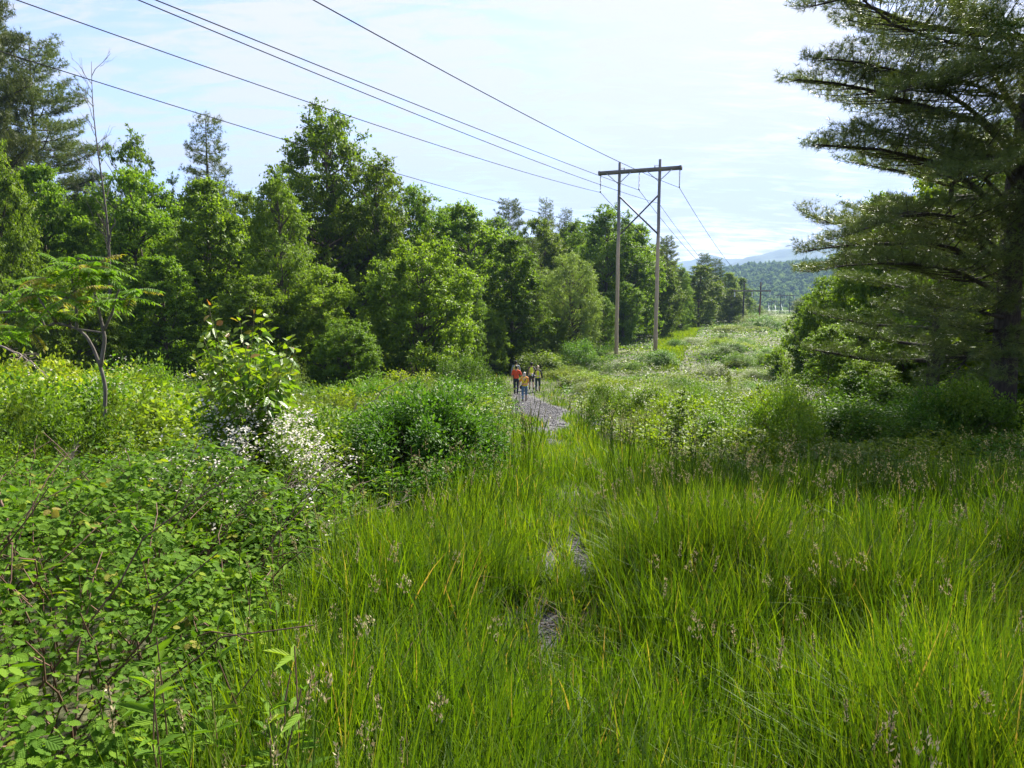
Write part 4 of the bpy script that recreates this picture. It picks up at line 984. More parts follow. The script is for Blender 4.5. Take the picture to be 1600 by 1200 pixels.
def minsep(pts, c, d):
    return all((c[0] - p[0]) ** 2 + (c[1] - p[1]) ** 2 > d * d for p in pts)
CLEARP = CLEAR_W
def field(n, polypix, ymin, ymax, kinds, probs, group, labels, sc, hs, seed, sep=.75):
    r = np.random.default_rng(seed); pts = []; tries = 0
    while len(pts) < n and tries < 60000:
        tries += 1
        y = math.exp(r.uniform(math.log(ymin), math.log(ymax)))
        px = r.uniform(min(p[0] for p in polypix), max(p[0] for p in polypix))
        a, b_ = ray(px, 500); x = a * y
        u, v = proj(x, y, gz(x, y))
        if not inpoly(np.array([u]), np.array([v]), polypix)[0]: continue
        s_ = r.uniform(*sc) * (1 + y / 90)
        if in_meadow(np.array([x]), np.array([y]))[0] or inpoly(np.array([x]), np.array([y]), CLEARP)[0]: continue
        if in_meadow(np.array([x - s_ * .6]), np.array([y]))[0] or in_meadow(np.array([x + s_ * .6]), np.array([y]))[0]: continue
        if any(inpoly(np.array([x + a_ * s_ * 1.2]), np.array([y + b2 * s_ * 2.5]), CLEARP)[0] for a_, b2 in ((-1, 0), (1, 0), (0, 1), (.7, .7), (-.7, .7), (0, 2.5))): continue
        if not minsep([q for q in pts], (x, y), s_ * sep): continue
        pts.append((x, y)); k = r.choice(len(kinds), p=probs); v_ = V_(kinds[k])
        hh = r.uniform(*hs) * (.5 if 945 < u < 1045 and 40 < y < 75 else 1) * (.8 if group == 'shrubs of the left-hand thicket' and u > 260 else 1)
        put(v_[0], v_[4], 'sapling' if v_[0] == 'sapling' else 'shrub', labels[kinds[k]], 'sapling' if v_[0] == 'sapling' else 'shrub', (x, y, float(gz(x, y)) - .06), r.uniform(0, 6.28), (s_, s_, hh), group)
RL = {'s0': 'green shrub', 's1': 'yellow green shrub', 's2': 'grey green fine-leaved shrub', 's3': 'shrub covered in white blossom', 's4': 'green shrub flecked with white blossom', 's5': 'dark green shrub', 'n0': 'slim light green sapling', 'n1': 'leafy green sapling', 'j0': 'olive juniper bush'}
fieldR = [(880, 585), (930, 560), (1000, 545), (1060, 520), (1100, 505), (1160, 498), (1290, 498), (1330, 560), (1330, 640), (1260, 800), (1120, 780), (1010, 735), (930, 680)]
field(150, fieldR, 11, 150, ['s0', 's1', 's2', 's3', 's4', 's5', 'n0'], [.17, .28, .13, .15, .15, .06, .06], 'shrubs of the scrub field right of the path', {k: v + ' in the scrub field right of the path' for k, v in RL.items()}, (.5, 1.), (.5, .95), 3)
fieldRf = [(1130, 522), (1130, 492), (1190, 484), (1300, 484), (1300, 522)]
field(36, fieldRf, 120, 380, ['s0', 's2', 's5', 's3'], [.3, .35, .2, .15], 'far shrubs near the second pylon', {k: v + ' far off near the second pylon' for k, v in RL.items()}, (1., 1.9), (1.2, 2.2), 4)
fieldL = [(-200, 900), (-200, 560), (700, 560), (760, 600), (770, 700), (700, 760), (560, 700), (420, 760), (300, 800)]
field(90, fieldL, 8.5, 40, ['s0', 's1', 's2', 's4', 'j0', 'n0'], [.34, .26, .12, .1, .12, .06], 'shrubs of the left-hand thicket', {k: v + ' in the thicket left of the path' for k, v in RL.items()}, (.7, 1.25), (.75, 1.3), 5, .8)
fieldE = [(-300, 640), (-300, 600), (400, 585), (800, 575), (960, 566), (980, 580), (760, 600), (400, 640)]
field(24, fieldE, 26, 62, ['s0', 's5', 's1'], [.5, .3, .2], 'shrubs at the foot of the left forest', {k: v + ' at the shaded foot of the left forest' for k, v in RL.items()}, (1., 1.6), (1.3, 2.), 6, .8)
fieldS = [(1250, 760), (1240, 640), (1300, 560), (1700, 560), (1900, 860), (1600, 850), (1380, 830)]
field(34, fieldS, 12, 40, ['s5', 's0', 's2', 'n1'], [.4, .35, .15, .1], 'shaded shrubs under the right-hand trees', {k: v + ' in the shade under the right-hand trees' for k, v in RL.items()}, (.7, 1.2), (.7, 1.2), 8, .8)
# ------------------------------------------------------------------ grass
def blades(mb, x, y, h, w, bend, rng, var, seg=4, z=None, mat=0):
    n = len(x); z = gz(x, y) if z is None else z
    az = rng.uniform(0, 2 * PI, n); wd = rng.normal(.6, .9, n)            # a light common lean
    dr = np.stack([np.cos(az), np.sin(az), 0 * az], -1); sd = np.stack([-np.sin(az + wd * .5), np.cos(az + wd * .5), 0 * az], -1)
    ln = np.stack([rng.normal(0, .16, n), rng.normal(0, .16, n), np.ones(n)], -1)
    ks = []
    fold = rng.uniform(.55, .95, n); 
    for k in range(seg + 1):
        t = k / seg
        zt = h * (t - bend * .45 * t ** 2.2)
        off = dr * (h * bend * t ** 2.3)[:, None] * .85 + ln * zt[:, None]
        c = np.stack([x, y, z - .02], -1) + off
        ww = w * (.75 if k == 0 else (1.0 if t < .5 else (1 - ((t - .5) / .5) ** 1.5) * 1 + .06))
        ks.append(c - sd * (ww / 2)[:, None]); ks.append(c + sd * (ww / 2)[:, None])
    V = np.stack(ks, 1).reshape(-1, 3); m = 2 * (seg + 1)
    f = np.array([[2 * k, 2 * k + 1, 2 * k + 3, 2 * k + 2] for k in range(seg)])
    F = (np.arange(n) * m)[:, None, None] + f[None]
    mb.add(V, F.reshape(-1, 4), np.repeat(var, seg), None, mat)
def clumpy(x, y, s, seed): return vnoise(x * s, y * s, seed) * .6 + vnoise(x * s * 2.7, y * s * 2.7, seed + 1) * .4
def near_path(x, y):
    return np.exp(-((x - path_x(y)) / .55) ** 2)
grng = np.random.default_rng(2024)
def zone(n, y0, y1, wfac=.86, pw=1.):
    u = grng.random(n)
    y = y0 * (y1 / y0) ** u if pw else y0 + (y1 - y0) * u
    x = grng.uniform(-1, 1, n) * (wfac * y + 2.6)
    return x, y
def grass(mb, n, y0, y1, hh, w, seg, dens_floor=.35, w_grow=True):
    x, y = zone(n, y0, y1)
    k = in_meadow(x, y) & ~((x < -.8) & (y < 1.1) & False)
    c = clumpy(x, y, 1.3, 61); np_ = near_path(x, y)
    k &= grng.random(n) < dens_floor + (1 - dens_floor) * np.clip(c * 1.6 - .15, 0, 1)
    gr = in_grav(x, y); k &= ~gr | (grng.random(n) < .07)
    # grass thins out right beside the bare gravel
    rim = in_grav(x - .25, y) | in_grav(x + .25, y) | in_grav(x, y - .5) | in_grav(x, y + .3)
    k &= (~rim) | (grng.random(n) < .5)
    k &= grng.random(n) > .02 * np_
    x, y, c, np_, gr, rim = (a[k] for a in (x, y, c, np_, gr, rim)); n = len(x)
    sh = 1 - np.interp(y, [8, 11], [.5, .1]) * np_ * np.clip((y - .5) / 3, .5, 1) - .42 * np.clip((y - 7) / 6, 0, 1)
    # a rim of lower grass in front of any bare patch so it shows
    for q, f_ in ((.4, .4), (.9, .5), (1.5, .6), (2.1, .75)):
        fr = in_grav(x * (y + q) / y, y + q * np.clip(y / 7, .8, 2.5)); sh = np.where(fr, np.minimum(sh, f_), sh)
    sh = np.where(rim, sh * .5, sh) * np.where((y > 27) & (y < 40) & (np.abs(x - path_x(y) + .6) < 1.9), .5, 1) * np.where((y > 3.2) & (y < 7.6) & (np.abs(x - path_x(y)) < .4), .8, 1)
    h = np.where(grng.random(n) < .5, grng.uniform(.3, .62, n), grng.uniform(.55, 1.08, n)) * hh * sh * (.5 + .85 * c) * np.where(gr, .35, 1)
    ww = w * grng.uniform(.55, 1.35, n) * (np.maximum(1, y / y0) ** .3 if w_grow else 1)
    v = np.clip(grng.random(n) * .8 + .2 * vnoise(x * .5, y * .35, 71) , 0, .93)
    dry = grng.random(n) < .022; v[dry] = grng.uniform(.94, 1, dry.sum())
    bend = np.clip(grng.gamma(1.6, .18, n), .03, 1.0)
    blades(mb, x, y, h, ww, bend, grng, v, seg)
mb = MB()
grass(mb, 400000, .75, 5., .82, .0046, 5)
grass(mb, 380000, 4.5, 16., .82, .0072, 4)
grass(mb, 190000, 14., 62., .6, .02, 3)
# dry thatch low between the stalks
grass(mb, 70000, 34., 64., .55, .03, 3)
x, y = zone(26000, .8, 9.); k = in_meadow(x, y) & ~in_grav(x, y); x, y = x[k], y[k]; n = len(x)
blades(mb, x, y, grng.uniform(.15, .4, n), np.full(n, .004), grng.uniform(.6, 1.1, n), grng, grng.uniform(.93, 1, n), 3)
link('tall_grass', mb.mesh('tall_grass', M['grass']), kind='stuff', label='tall green meadow grass on both sides of the path')
# grassy clearing by the nearest pylon
mb = MB(); n = 40000
cx_ = [p[0] for p in CLEAR_W]; cy_ = [p[1] for p in CLEAR_W]
x = grng.uniform(min(cx_), max(cx_), n * 3); y = grng.uniform(min(cy_), max(cy_), n * 3); k = inpoly(x, y, CLEAR_W); x, y = x[k][:n], y[k][:n]; n = len(x)
blades(mb, x, y, grng.uniform(.35, .7, n), grng.uniform(.05, .1, n), grng.uniform(.1, .5, n), grng, grng.uniform(.7, .93, n), 3)
link('clearing_grass', mb.mesh('clearing_grass', M['grass']), kind='stuff', label='bright yellow green grass of the clearing beside the nearest pylon')

# seed heads on tall stalks
mb = MB()
def seedheads(n, y0, y1, hr, size, mat=0):
    x, y = zone(n * 3, y0, y1); k = in_meadow(x, y) & (near_path(x, y) < .5); x, y = x[k][:n], y[k][:n]; n = len(x)
    h = grng.uniform(*hr, n) * (.75 + .4 * clumpy(x, y, 1.3, 61)); z = gz(x, y)
    ln = grng.normal(size=(n, 2)) * .16
    for i in range(n):
        s_ = size * grng.uniform(.8, 1.5) * max(1, (y[i] / 6) ** .6)
        a = np.array([x[i], y[i], z[i]]); b_ = a + np.array([ln[i, 0] * h[i], ln[i, 1] * h[i], h[i]])
        mid = (a + b_) / 2 + np.array([0, 0, .04])
        mb.tube([a, mid, b_], [.0016 * max(1, y[i] / 4)] * 3, 3, var=.45, cap=False, mat=0)
        d = nrm(b_ - mid); typ = grng.random()
        L_ = s_ * (1.6 if typ < .5 else 1.)
        m_ = 46 if y[i] < 5 else 18
        t_ = grng.random(m_)
        if typ < .5:      # narrow spike
            P = b_ - d * (L_ * t_)[:, None] + grng.normal(size=(m_, 3)) * .05 * s_
        else:             # lobed cluster: two or three knots on short branchlets
            kn = np.array([[0, 0, 0], [.28, .1, -.35], [-.25, .12, -.6], [.1, -.2, -.85]]) * s_
            P = b_ + kn[grng.integers(0, 4, m_)] + grng.normal(size=(m_, 3)) * .1 * s_
        place(mb, LEAF1, P, nrm(d * 1.1 + grng.normal(size=(m_, 3)) * .45), rdir(grng, m_), s_ * .2, s_ * .07, grng.random(m_), mat=1)
seedheads(330, 1.1, 4.5, (.6, .95), .05)
seedheads(950, 4.5, 15, (.75, 1.1), .055)
seedheads(250, 15, 40, (.6, .85), .05)
link('grass_seed_heads', mb.mesh('grass_seed_heads', [M['grass'], M['seed']]), kind='stuff', label='tan and purplish seed heads standing above the tall grass')

# ------------------------------------------------------------------ raspberry thicket filling the lower left
def thick_mask(x, y): return ~in_meadow(x, y) & (x < 0)
def top_h(x, y):
    edge = np.clip((np.interp(y, [1, 2.6, 4.2, 6.2, 8.2, 10], [-.55, -1.05, -1.3, -1.15, -.9, -.6]) - x) / .9, 0, 1) ** .6
    return (.28 + .72 * edge) * (.85 + .5 * (vnoise(x * 1.1, y * 1.1, 81) - .35) + .42 * vnoise(x * 3.1, y * 3.1, 82)) * np.interp(y, [1, 2, 4, 5, 6.2, 8.6], [.78, .88, .95, .8, .52, .45])
mb = MB(); stems = MB(); fl = MB()
n = 58000
x = -np.abs(grng.uniform(0, 1, n)) * 1.; y = np.exp(grng.uniform(math.log(1.15), math.log(8.6), n)); x = grng.uniform(-1, .05, n) * (.86 * y + 1.9)
k = thick_mask(x, y) & (grng.random(n) < np.clip(vnoise(x * 2.2, y * 2.2, 85) * 2.6 - .35, .12, 1)); x, y = x[k], y[k]; n = len(x)
th_ = top_h(x, y); hz_ = th_ * (1 - .75 * grng.random(n) ** 1.6)
P0 = np.stack([x, y, gz(x, y) + hz_], -1)
size = grng.uniform(.026, .058, n) * np.interp(y, [1, 5, 8.6], [.8, 1., 1.15])
out_ = nrm(np.stack([grng.normal(.25, .8, n), grng.normal(-.25, .8, n), grng.normal(.0, .25, n)], -1))
size = size * (.7 + .6 * vnoise(x * 1.3, y * 1.3, 86))
lv = np.clip(.2 + .6 * grng.random(n) + .3 * (vnoise(x * 1.7, y * 1.7, 83) - .5), 0, .9); od = grng.random(n) < .03; lv[od] = grng.uniform(.9, 1, od.sum())
side = nrm(np.cross(out_, [0, 0, 1.]))
for (dd, off, sc_) in ((out_, 0.45, 1.), (out_ * .35 + side * .95, .1, .82), (out_ * .35 - side * .95, .1, .82)):
    D = nrm(dd + np.array([0, 0, -.22]) + grng.normal(size=(n, 3)) * .12)
    Nn = nrm(np.array([0, 0, 1.]) + grng.normal(size=(n, 3)) * .42 + dd * .3)
    near = y < 5.2
    for msk, tm in ((near, RASP), (~near, LEAF2)):
        place(mb, tm, P0[msk] + out_[msk] * (size[msk] * off)[:, None], D[msk], Nn[msk], size[msk] * sc_, size[msk] * sc_ * .82, lv[msk])
    # thin petioles
for i in grng.permutation(n)[:2600]:
    if y[i] < 6: stems.tube([P0[i] - np.array([out_[i, 0] * .05, out_[i, 1] * .05, .07]), P0[i] + out_[i] * size[i] * .4], [.0022, .0015], 3, cap=False)
# arching canes
for i in range(340):
    yy = math.exp(grng.uniform(math.log(1.8), math.log(8))); xx = grng.uniform(-1, 0) * (.86 * yy + .8)
    if not thick_mask(np.array([xx]), np.array([yy]))[0]: continue
    a = np.array([xx, yy, float(gz(xx, yy))]); l = grng.uniform(.5, 1.3); th = grng.uniform(0, 6.28)
    e = a + np.array([math.cos(th) * l * .8, math.sin(th) * l * .8, float(top_h(np.array(xx), np.array(yy))) * grng.uniform(.7, 1.12)])
    stems.tube(curve(a, e, .16 * l, 8, .012, grng), np.linspace(.005, .002, 8), 5, cap=False)
# narrow-leaved weeds poking out of the lower edge
for i in range(150):
    yy = grng.uniform(1.6, 7.5); ex_ = float(np.interp(yy, [1, 2.6, 4.2, 6.2, 8.2], [-.5, -1.0, -1.25, -1.1, -.8])); xx = ex_ - abs(grng.normal()) * (.5 if i < 50 else 2.2) + .1
    hgt = grng.uniform(.5, .95); z0 = float(gz(xx, yy)); top = np.array([xx + grng.normal() * .08, yy + grng.normal() * .08, z0 + hgt])
    stems.tube(curve([xx, yy, z0], top, 0, 5, .02, grng), np.linspace(.004, .002, 5), 4, cap=False)
    m_ = 22; t_ = grng.uniform(.25, 1, m_); th = np.arange(m_) * 2.4
    P = np.array([xx, yy, z0]) + (top - [xx, yy, z0]) * t_[:, None]
    D = nrm(np.stack([np.cos(th), np.sin(th), grng.uniform(.1, .9, m_)], -1))
    place(mb, LEAF2, P, D, nrm(np.array([0, 0, 1.]) + grng.normal(size=(m_, 3)) * .3), .1 * grng.uniform(.6, 1.1, m_), .022, grng.uniform(.3, .93, m_))
tk = link('raspberry_thicket', mb.mesh('raspberry_thicket', M['rasp']), kind='stuff', label='raspberry leaves of the thicket filling the lower left corner')
link('canes', stems.mesh('canes', M['cane'], True), tk)

# ------------------------------------------------------------------ low scrub between the shrubs
mb = MB(); n = 520000
y = 7.2 * (190 / 7.2) ** grng.random(n); x = grng.uniform(-1, 1, n) * (.86 * y + 2)
k = ~in_meadow(x, y) & ~inpoly(x, y, CLEARP); x, y = x[k], y[k]
u, v = proj(x, y, gz(x, y)); k = (u > -250) & (u < 1800); x, y = x[k], y[k]; n = len(x)
hgt = (.3 + .9 * vnoise(x * .55, y * .55, 91) + .35 * vnoise(x * 1.9, y * 1.9, 92) - .15) * np.interp(y, [7, 30, 190], [1., .9, 1.3]) * np.where(x < 0, 1.05, .62)
zt = gz(x, y) + np.maximum(hgt, .12) * (1 - .7 * grng.random(n) ** 1.8)
P = np.stack([x, y, zt], -1)
Ls = .055 * np.interp(y, [7, 20, 60, 190], [1., 1.7, 3.8, 8]) * grng.uniform(.6, 1.3, n)
kind = vnoise(x * .22, y * .22, 95) + .3 * (vnoise(x * 1.1, y * 1.1, 96) - .5)
mi = np.where(kind < .42, 0, np.where(kind < .62, 1, 2)); fl_ = (grng.random(n) < .07 * np.clip(vnoise(x * .35, y * .35, 97) * 3 - 1.1, 0, 1) * (x > 0) * (y > 14) * (y < 110)); mi = np.where(fl_, 3, mi)
P[fl_, 2] += .12
for q in range(4):
    s_ = mi == q; m_ = s_.sum()
    place(mb, LEAF1, P[s_], rdir(grng, m_) * [1, 1, .5], nrm(grng.normal(size=(m_, 3)) * .55 + [0, 0, .9]), Ls[s_] * (.5 if q == 3 else 1), Ls[s_] * (.45 if q == 3 else .55), mat=q)
link('low_scrub', mb.mesh('low_scrub', [M['shrub'], M['shrub_yellow'], M['grey'], M['flower']]), kind='stuff', label='low leafy scrub covering the ground between the shrubs')

# ------------------------------------------------------------------ named foreground plants
def big_bush():
    p = at(655, 622, 8.3); z = float(gz(p[0], 8.3)) - .05; h_ = p[2] - z
    me = shrub(201, R=1.12, H=h_ * .84, n_cl=330, n_leaf=150, L=.052, W=.45, mat='shrub_dark', tmpl=LEAF2, rc=(.1, .19), stems=60, flowers=230, fsize=.022, fmat='cream', dome=.8, up=.7, fray=.35)
    put('shrub', me, 'shrub', 'big dense dark green shrub dotted with cream blossom beside the tall grass', 'shrub', (p[0], 8.3, z))
    me = shrub(202, R=.9, H=h_ * .66, n_cl=170, n_leaf=120, L=.05, W=.45, mat='shrub', tmpl=LEAF2, rc=(.12, .22), stems=40, up=.7)
    p = at(520, 660, 8.8)
    put('shrub', me, 'shrub', 'green shrub joined to the left side of the big dense shrub', 'shrub', (p[0], 8.8, float(gz(p[0], 8.8)) - .05))
big_bush()
def flowering():
    for (px, py, Y, R, sd, lab, nf) in ((400, 655, 6.4, .72, 211, 'bramble with the thickest white blossom below the sapling with reddish tips', 1500), (300, 735, 5.4, .5, 212, 'lower bramble with white blossom sloping to the left', 650), (455, 790, 5.2, .28, 213, 'small white blossom spray beside the bare twigs', 260)):
        p = at(px, py, Y); z = float(gz(p[0], Y)); h_ = p[2] - z
        me = shrub(sd, R=R, H=h_ * .9, n_cl=90, n_leaf=60, L=.05, W=.6, mat='shrub', tmpl=LEAF2, rc=(.16, .3), stems=40, flowers=nf, fsize=.027, dome=1.)
        put('shrub', me, 'flowering_bramble', lab, 'bramble', (p[0], Y, z))
flowering()
def cherry():
    Y = 6.6; p = at(385, 468, Y); z = float(gz(p[0], Y)); h_ = p[2] - z
    rng = np.random.default_rng(4); wood = MB(); leaf = MB()
    tips = [(325, 470, 0), (333, 500, .1), (318, 530, -.2), (372, 488, .2), (397, 492, -.1), (420, 520, .2), (452, 528, 0), (462, 545, .1), (300, 590, .1), (345, 560, -.3), (440, 560, -.2), (400, 580, -.3), (430, 600, 0), (320, 620, 0), (355, 610, -.3), (385, 540, -.3), (350, 520, .3), (412, 545, .3), (305, 560, .2), (375, 630, -.2), (345, 645, 0), (445, 585, .2)]
    tips += [(a_ + rng.uniform(-22, 22), c_ + rng.uniform(-5, 45), d_ + rng.uniform(-.3, .3)) for a_, c_, d_ in tips[2:]]
    base = np.array([at(380, 600, Y)[0], Y, z])
    for i, (a, b_, dy) in enumerate(tips):
        e = at(a, b_, Y + dy); st_ = base + np.array([(-.08, .0, .1, .16)[i % 4], (i % 3) * .05, 0])
        kk = st_ + (e - st_) * .35; kk[:2] = st_[:2] + (e[:2] - st_[:2]) * .12
        C = np.array([st_, kk, (kk + e) / 2 + [0, 0, .04], e])
        tq = np.linspace(0, 3, 12); C = np.stack([np.interp(tq, range(4), C[:, j]) for j in range(3)], -1)
        wood.tube(C, np.linspace(.011, .0025, 12), 5, cap=False)
        m_ = 46; t_ = np.sort(rng.uniform(.38, 1.02, m_)); Q = np.stack([np.interp(t_ * 3, tq, C[:, j]) for j in range(3)], -1)
        th = np.arange(m_) * 2.4 + rng.normal(size=m_) * .3
        D = nrm(np.stack([np.cos(th), np.sin(th), rng.uniform(-.75, -.1, m_)], -1)); D[-4:] = nrm(D[-4:] + [0, 0, .9])
        v = rng.random(m_) * .6 + .2 * (b_ < 560); v[-5:] = rng.uniform(.6, 1.0 if b_ < 560 and rng.random() < .7 else .85, 5); v[:-7] = np.minimum(v[:-7], .82)
        place(leaf, LEAF2, Q + D * .02, D, nrm(np.array([0, 0, 1.]) + rng.normal(size=(m_, 3)) * .5), .13 * rng.uniform(.6, 1.1, m_) * np.where(t_ > .93, .75, 1), .066 * rng.uniform(.7, 1.1, m_), v)
    o = base
    t_ = thing('sapling', 'young tree with large glossy leaves and orange red shoot tips', 'sapling', o)
    w_ = link('stem', wood.mesh('stem', M['stem'], True), t_); l_ = link('leaves', leaf.mesh('leaves', M['cherry']), t_)
    for q in (w_, l_): q.location = -Vector([float(c_) for c_ in o])
cherry()
def sumac():
    Y = 8.4; rng = np.random.default_rng(9); wood = MB(); leaf = MB()
    P = lambda a, b_, dy=0.: at(a, b_, Y + dy)
    g0 = P(166, 655); base = np.array([g0[0] + .02, Y, float(gz(g0[0], Y)) - .05])
    def limb(pts, r0, r1):
        C = np.array(pts); tq = np.linspace(0, len(C) - 1, 4 * len(C)); Q = np.stack([np.interp(tq, range(len(C)), C[:, j]) for j in range(3)], -1)
        Q[1:-1] = (Q[:-2] + 2 * Q[1:-1] + Q[2:]) / 4
        wood.tube(Q, np.linspace(r0, r1, len(Q)), 7)
    limb([base, P(163, 650), P(165, 605), P(157, 573), P(146, 545), P(135, 525), P(120, 513), P(88, 504)], .025, .014)
    limb([P(157, 573), P(164, 530), P(160, 510), P(152, 475), P(142, 435), P(134, 420)], .024, .012)
    limb([P(161, 518), P(175, 490), P(181, 465), P(187, 450)], .018, .01)
    limb([P(162, 520), P(120, 514)], .013, .011)
    limb([P(120, 513), P(119, 470), P(113, 440), P(110, 425)], .018, .01)
    limb([P(88, 504), P(70, 512, .2), P(62, 488, .2)], .02, .012)
    b2 = P(-20, 490, .4); limb([P(-60, 488, .4), P(5, 488, .4), P(38, 486, .2), P(25, 470, .3), P(14, 458, .3)], .02, .01)
    limb([P(88, 504), P(70, 480, -.2), P(60, 465, -.2)], .014, .009)
    tips = [(134, 420, 0), (110, 425, .1), (120, 398, 0), (150, 400, .1), (95, 415, .1), (175, 430, .1), (100, 470, .3), (120, 460, -.3), (30, 440, .2), (75, 430, 0), (20, 520, .2), (-20, 520, .2), (187, 450, 0), (60, 465, -.2), (14, 458, .3), (150, 440, .3), (95, 440, -.2), (165, 440, -.3), (125, 405, .2), (40, 470, .2), (-10, 470, .1), (80, 452, .4), (70, 500, .1), (55, 520, 0), (140, 412, -.2), (20, 500, .3), (200, 440, .2), (-30, 450, .2)]
    for (a, b_, dy) in tips:
        c0 = P(a + rng.uniform(-14, 14), b_ + rng.uniform(-12, 26), dy + rng.uniform(-.25, .25)); nf = 6
        for k in range(nf):
            if rng.random() < .15: continue
            th = k * 2.4 + rng.normal() * .3; el = rng.uniform(-.35, .95)
            l = rng.uniform(.2, .5); d0 = np.array([math.cos(th) * math.cos(el), math.sin(th) * math.cos(el), math.sin(el)])
            t = np.linspace(0, 1, 9)[:, None]; R = c0 + d0 * l * t + np.array([0, 0, -.38 * l]) * t ** 2
            wood.tube(R, np.linspace(.004, .0015, 9), 3, cap=False)
            m_ = 11; tt = np.linspace(.16, .97, m_); Q = np.stack([np.interp(tt, t[:, 0], R[:, j]) for j in range(3)], -1); Tn = nrm(np.gradient(Q, axis=0)); lat = nrm(np.cross(Tn, [0, 0, 1.]))
            vv = np.clip(rng.random() * .6 + (.45 if rng.random() < .25 else 0) + rng.random(m_) * .2, 0, 1)
            for sg in (-1, 1):
                D = nrm(lat * sg + Tn * .45 + np.array([0, 0, -.4]) + rng.normal(size=(m_, 3)) * .08)
                place(leaf, LEAF2, Q, D, nrm(np.array([0, 0, 1.]) + lat * sg * .35 + rng.normal(size=(m_, 3)) * .12), .105 * np.sin(PI * (.12 + .76 * tt)) ** .6 * rng.uniform(.85, 1.1), .026, vv)
            place(leaf, LEAF2, R[-1:], Tn[-1:], np.array([[0, 0, 1.]]), .08, .024, vv[:1])
    t_ = thing('sumac_tree', 'small crooked tree with feathery drooping leaf fronds at the left', 'small tree', base)
    a = link('trunk', wood.mesh('trunk', M['dead'], True), t_); b_ = link('crown', leaf.mesh('crown', M['sumac']), t_)
    for q in (a, b_): q.location = -Vector([float(c_) for c_ in base])
sumac()

def bare_branch(start, end, r, seed, label, mat='twig', side=7, sl=.35, sag=.03):
    rng = np.random.default_rng(seed); mb = MB(); a, e = np.array(start), np.array(end); l = np.linalg.norm(e - a)
    C = curve(a, e, sag * l, 12, .012, rng); mb.tube(C, np.linspace(r, r * .25, 12), 6)
    for i in range(side):
        t = rng.uniform(.2, .95); k = int(t * 11); p0 = C[k]; d = nrm(nrm(e - a) + rdir(rng, 1)[0] * .75)
        q = p0 + d * l * sl * rng.uniform(.4, 1) * (1.1 - t); B = curve(p0, q, .02, 6, .03, rng); mb.tube(B, np.linspace(r * .4, r * .12, 6), 4, cap=False)
        for j in range(3):
            p1 = B[rng.integers(1, 5)]; q1 = p1 + nrm(d + rdir(rng, 1)[0] * .7) * l * sl * .4 * rng.uniform(.4, 1); mb.tube(curve(p1, q1, .01, 4, .03, rng), np.linspace(r * .2, r * .08, 4), 3, cap=False)
    link('bare_branch', mb.mesh('bare_branch', M[mat], True), label=label, category='branch', group='bare branches in the left thicket')
bare_branch(at(430, 860, 5.0), at(640, 780, 5.4), .009, 1, 'grey leafless branch reaching right in front of the big dense shrub', side=14)
bare_branch(at(400, 800, 5.3), at(530, 722, 5.5), .008, 2, 'forked grey twigs left of the big dense shrub', side=14, sl=.5)
bare_branch(at(480, 700, 10.5), at(640, 590, 11), .016, 3, 'long thin dead branch slanting up to the right behind the big dense shrub', side=6)
bare_branch(at(20, 860, 3.6), at(-10, 730, 3.8), .012, 4, 'reddish bare stem at the left picture edge', 'cane', side=6, sl=.3)
bare_branch(at(40, 800, 5.), at(58, 680, 5.2), .007, 5, 'short reddish bare stem near the left edge above the raspberry leaves', 'cane', side=4)
bare_branch(at(250, 910, 4.2), at(195, 700, 4.6), .006, 6, 'thin brown cane leaning left over the raspberry leaves', 'cane', side=6)
bare_branch(at(300, 900, 4.), at(420, 750, 4.3), .006, 7, 'thin brown cane leaning right towards the white blossom', 'cane', side=6)
bare_branch(at(90, 790, 5.5), at(120, 700, 5.7), .006, 8, 'tangle of fine grey twigs above the raspberry leaves', side=12, sl=.8)
bare_branch(at(0, 540, 13.), at(80, 590, 12.4), .018, 9, 'fallen grey branch lying on the thicket at the far left', side=12)
bare_branch(at(530, 930, 4.6), at(650, 860, 4.8), .005, 10, 'dark cane hanging over the edge of the grass', 'cane', side=5, sag=.1)
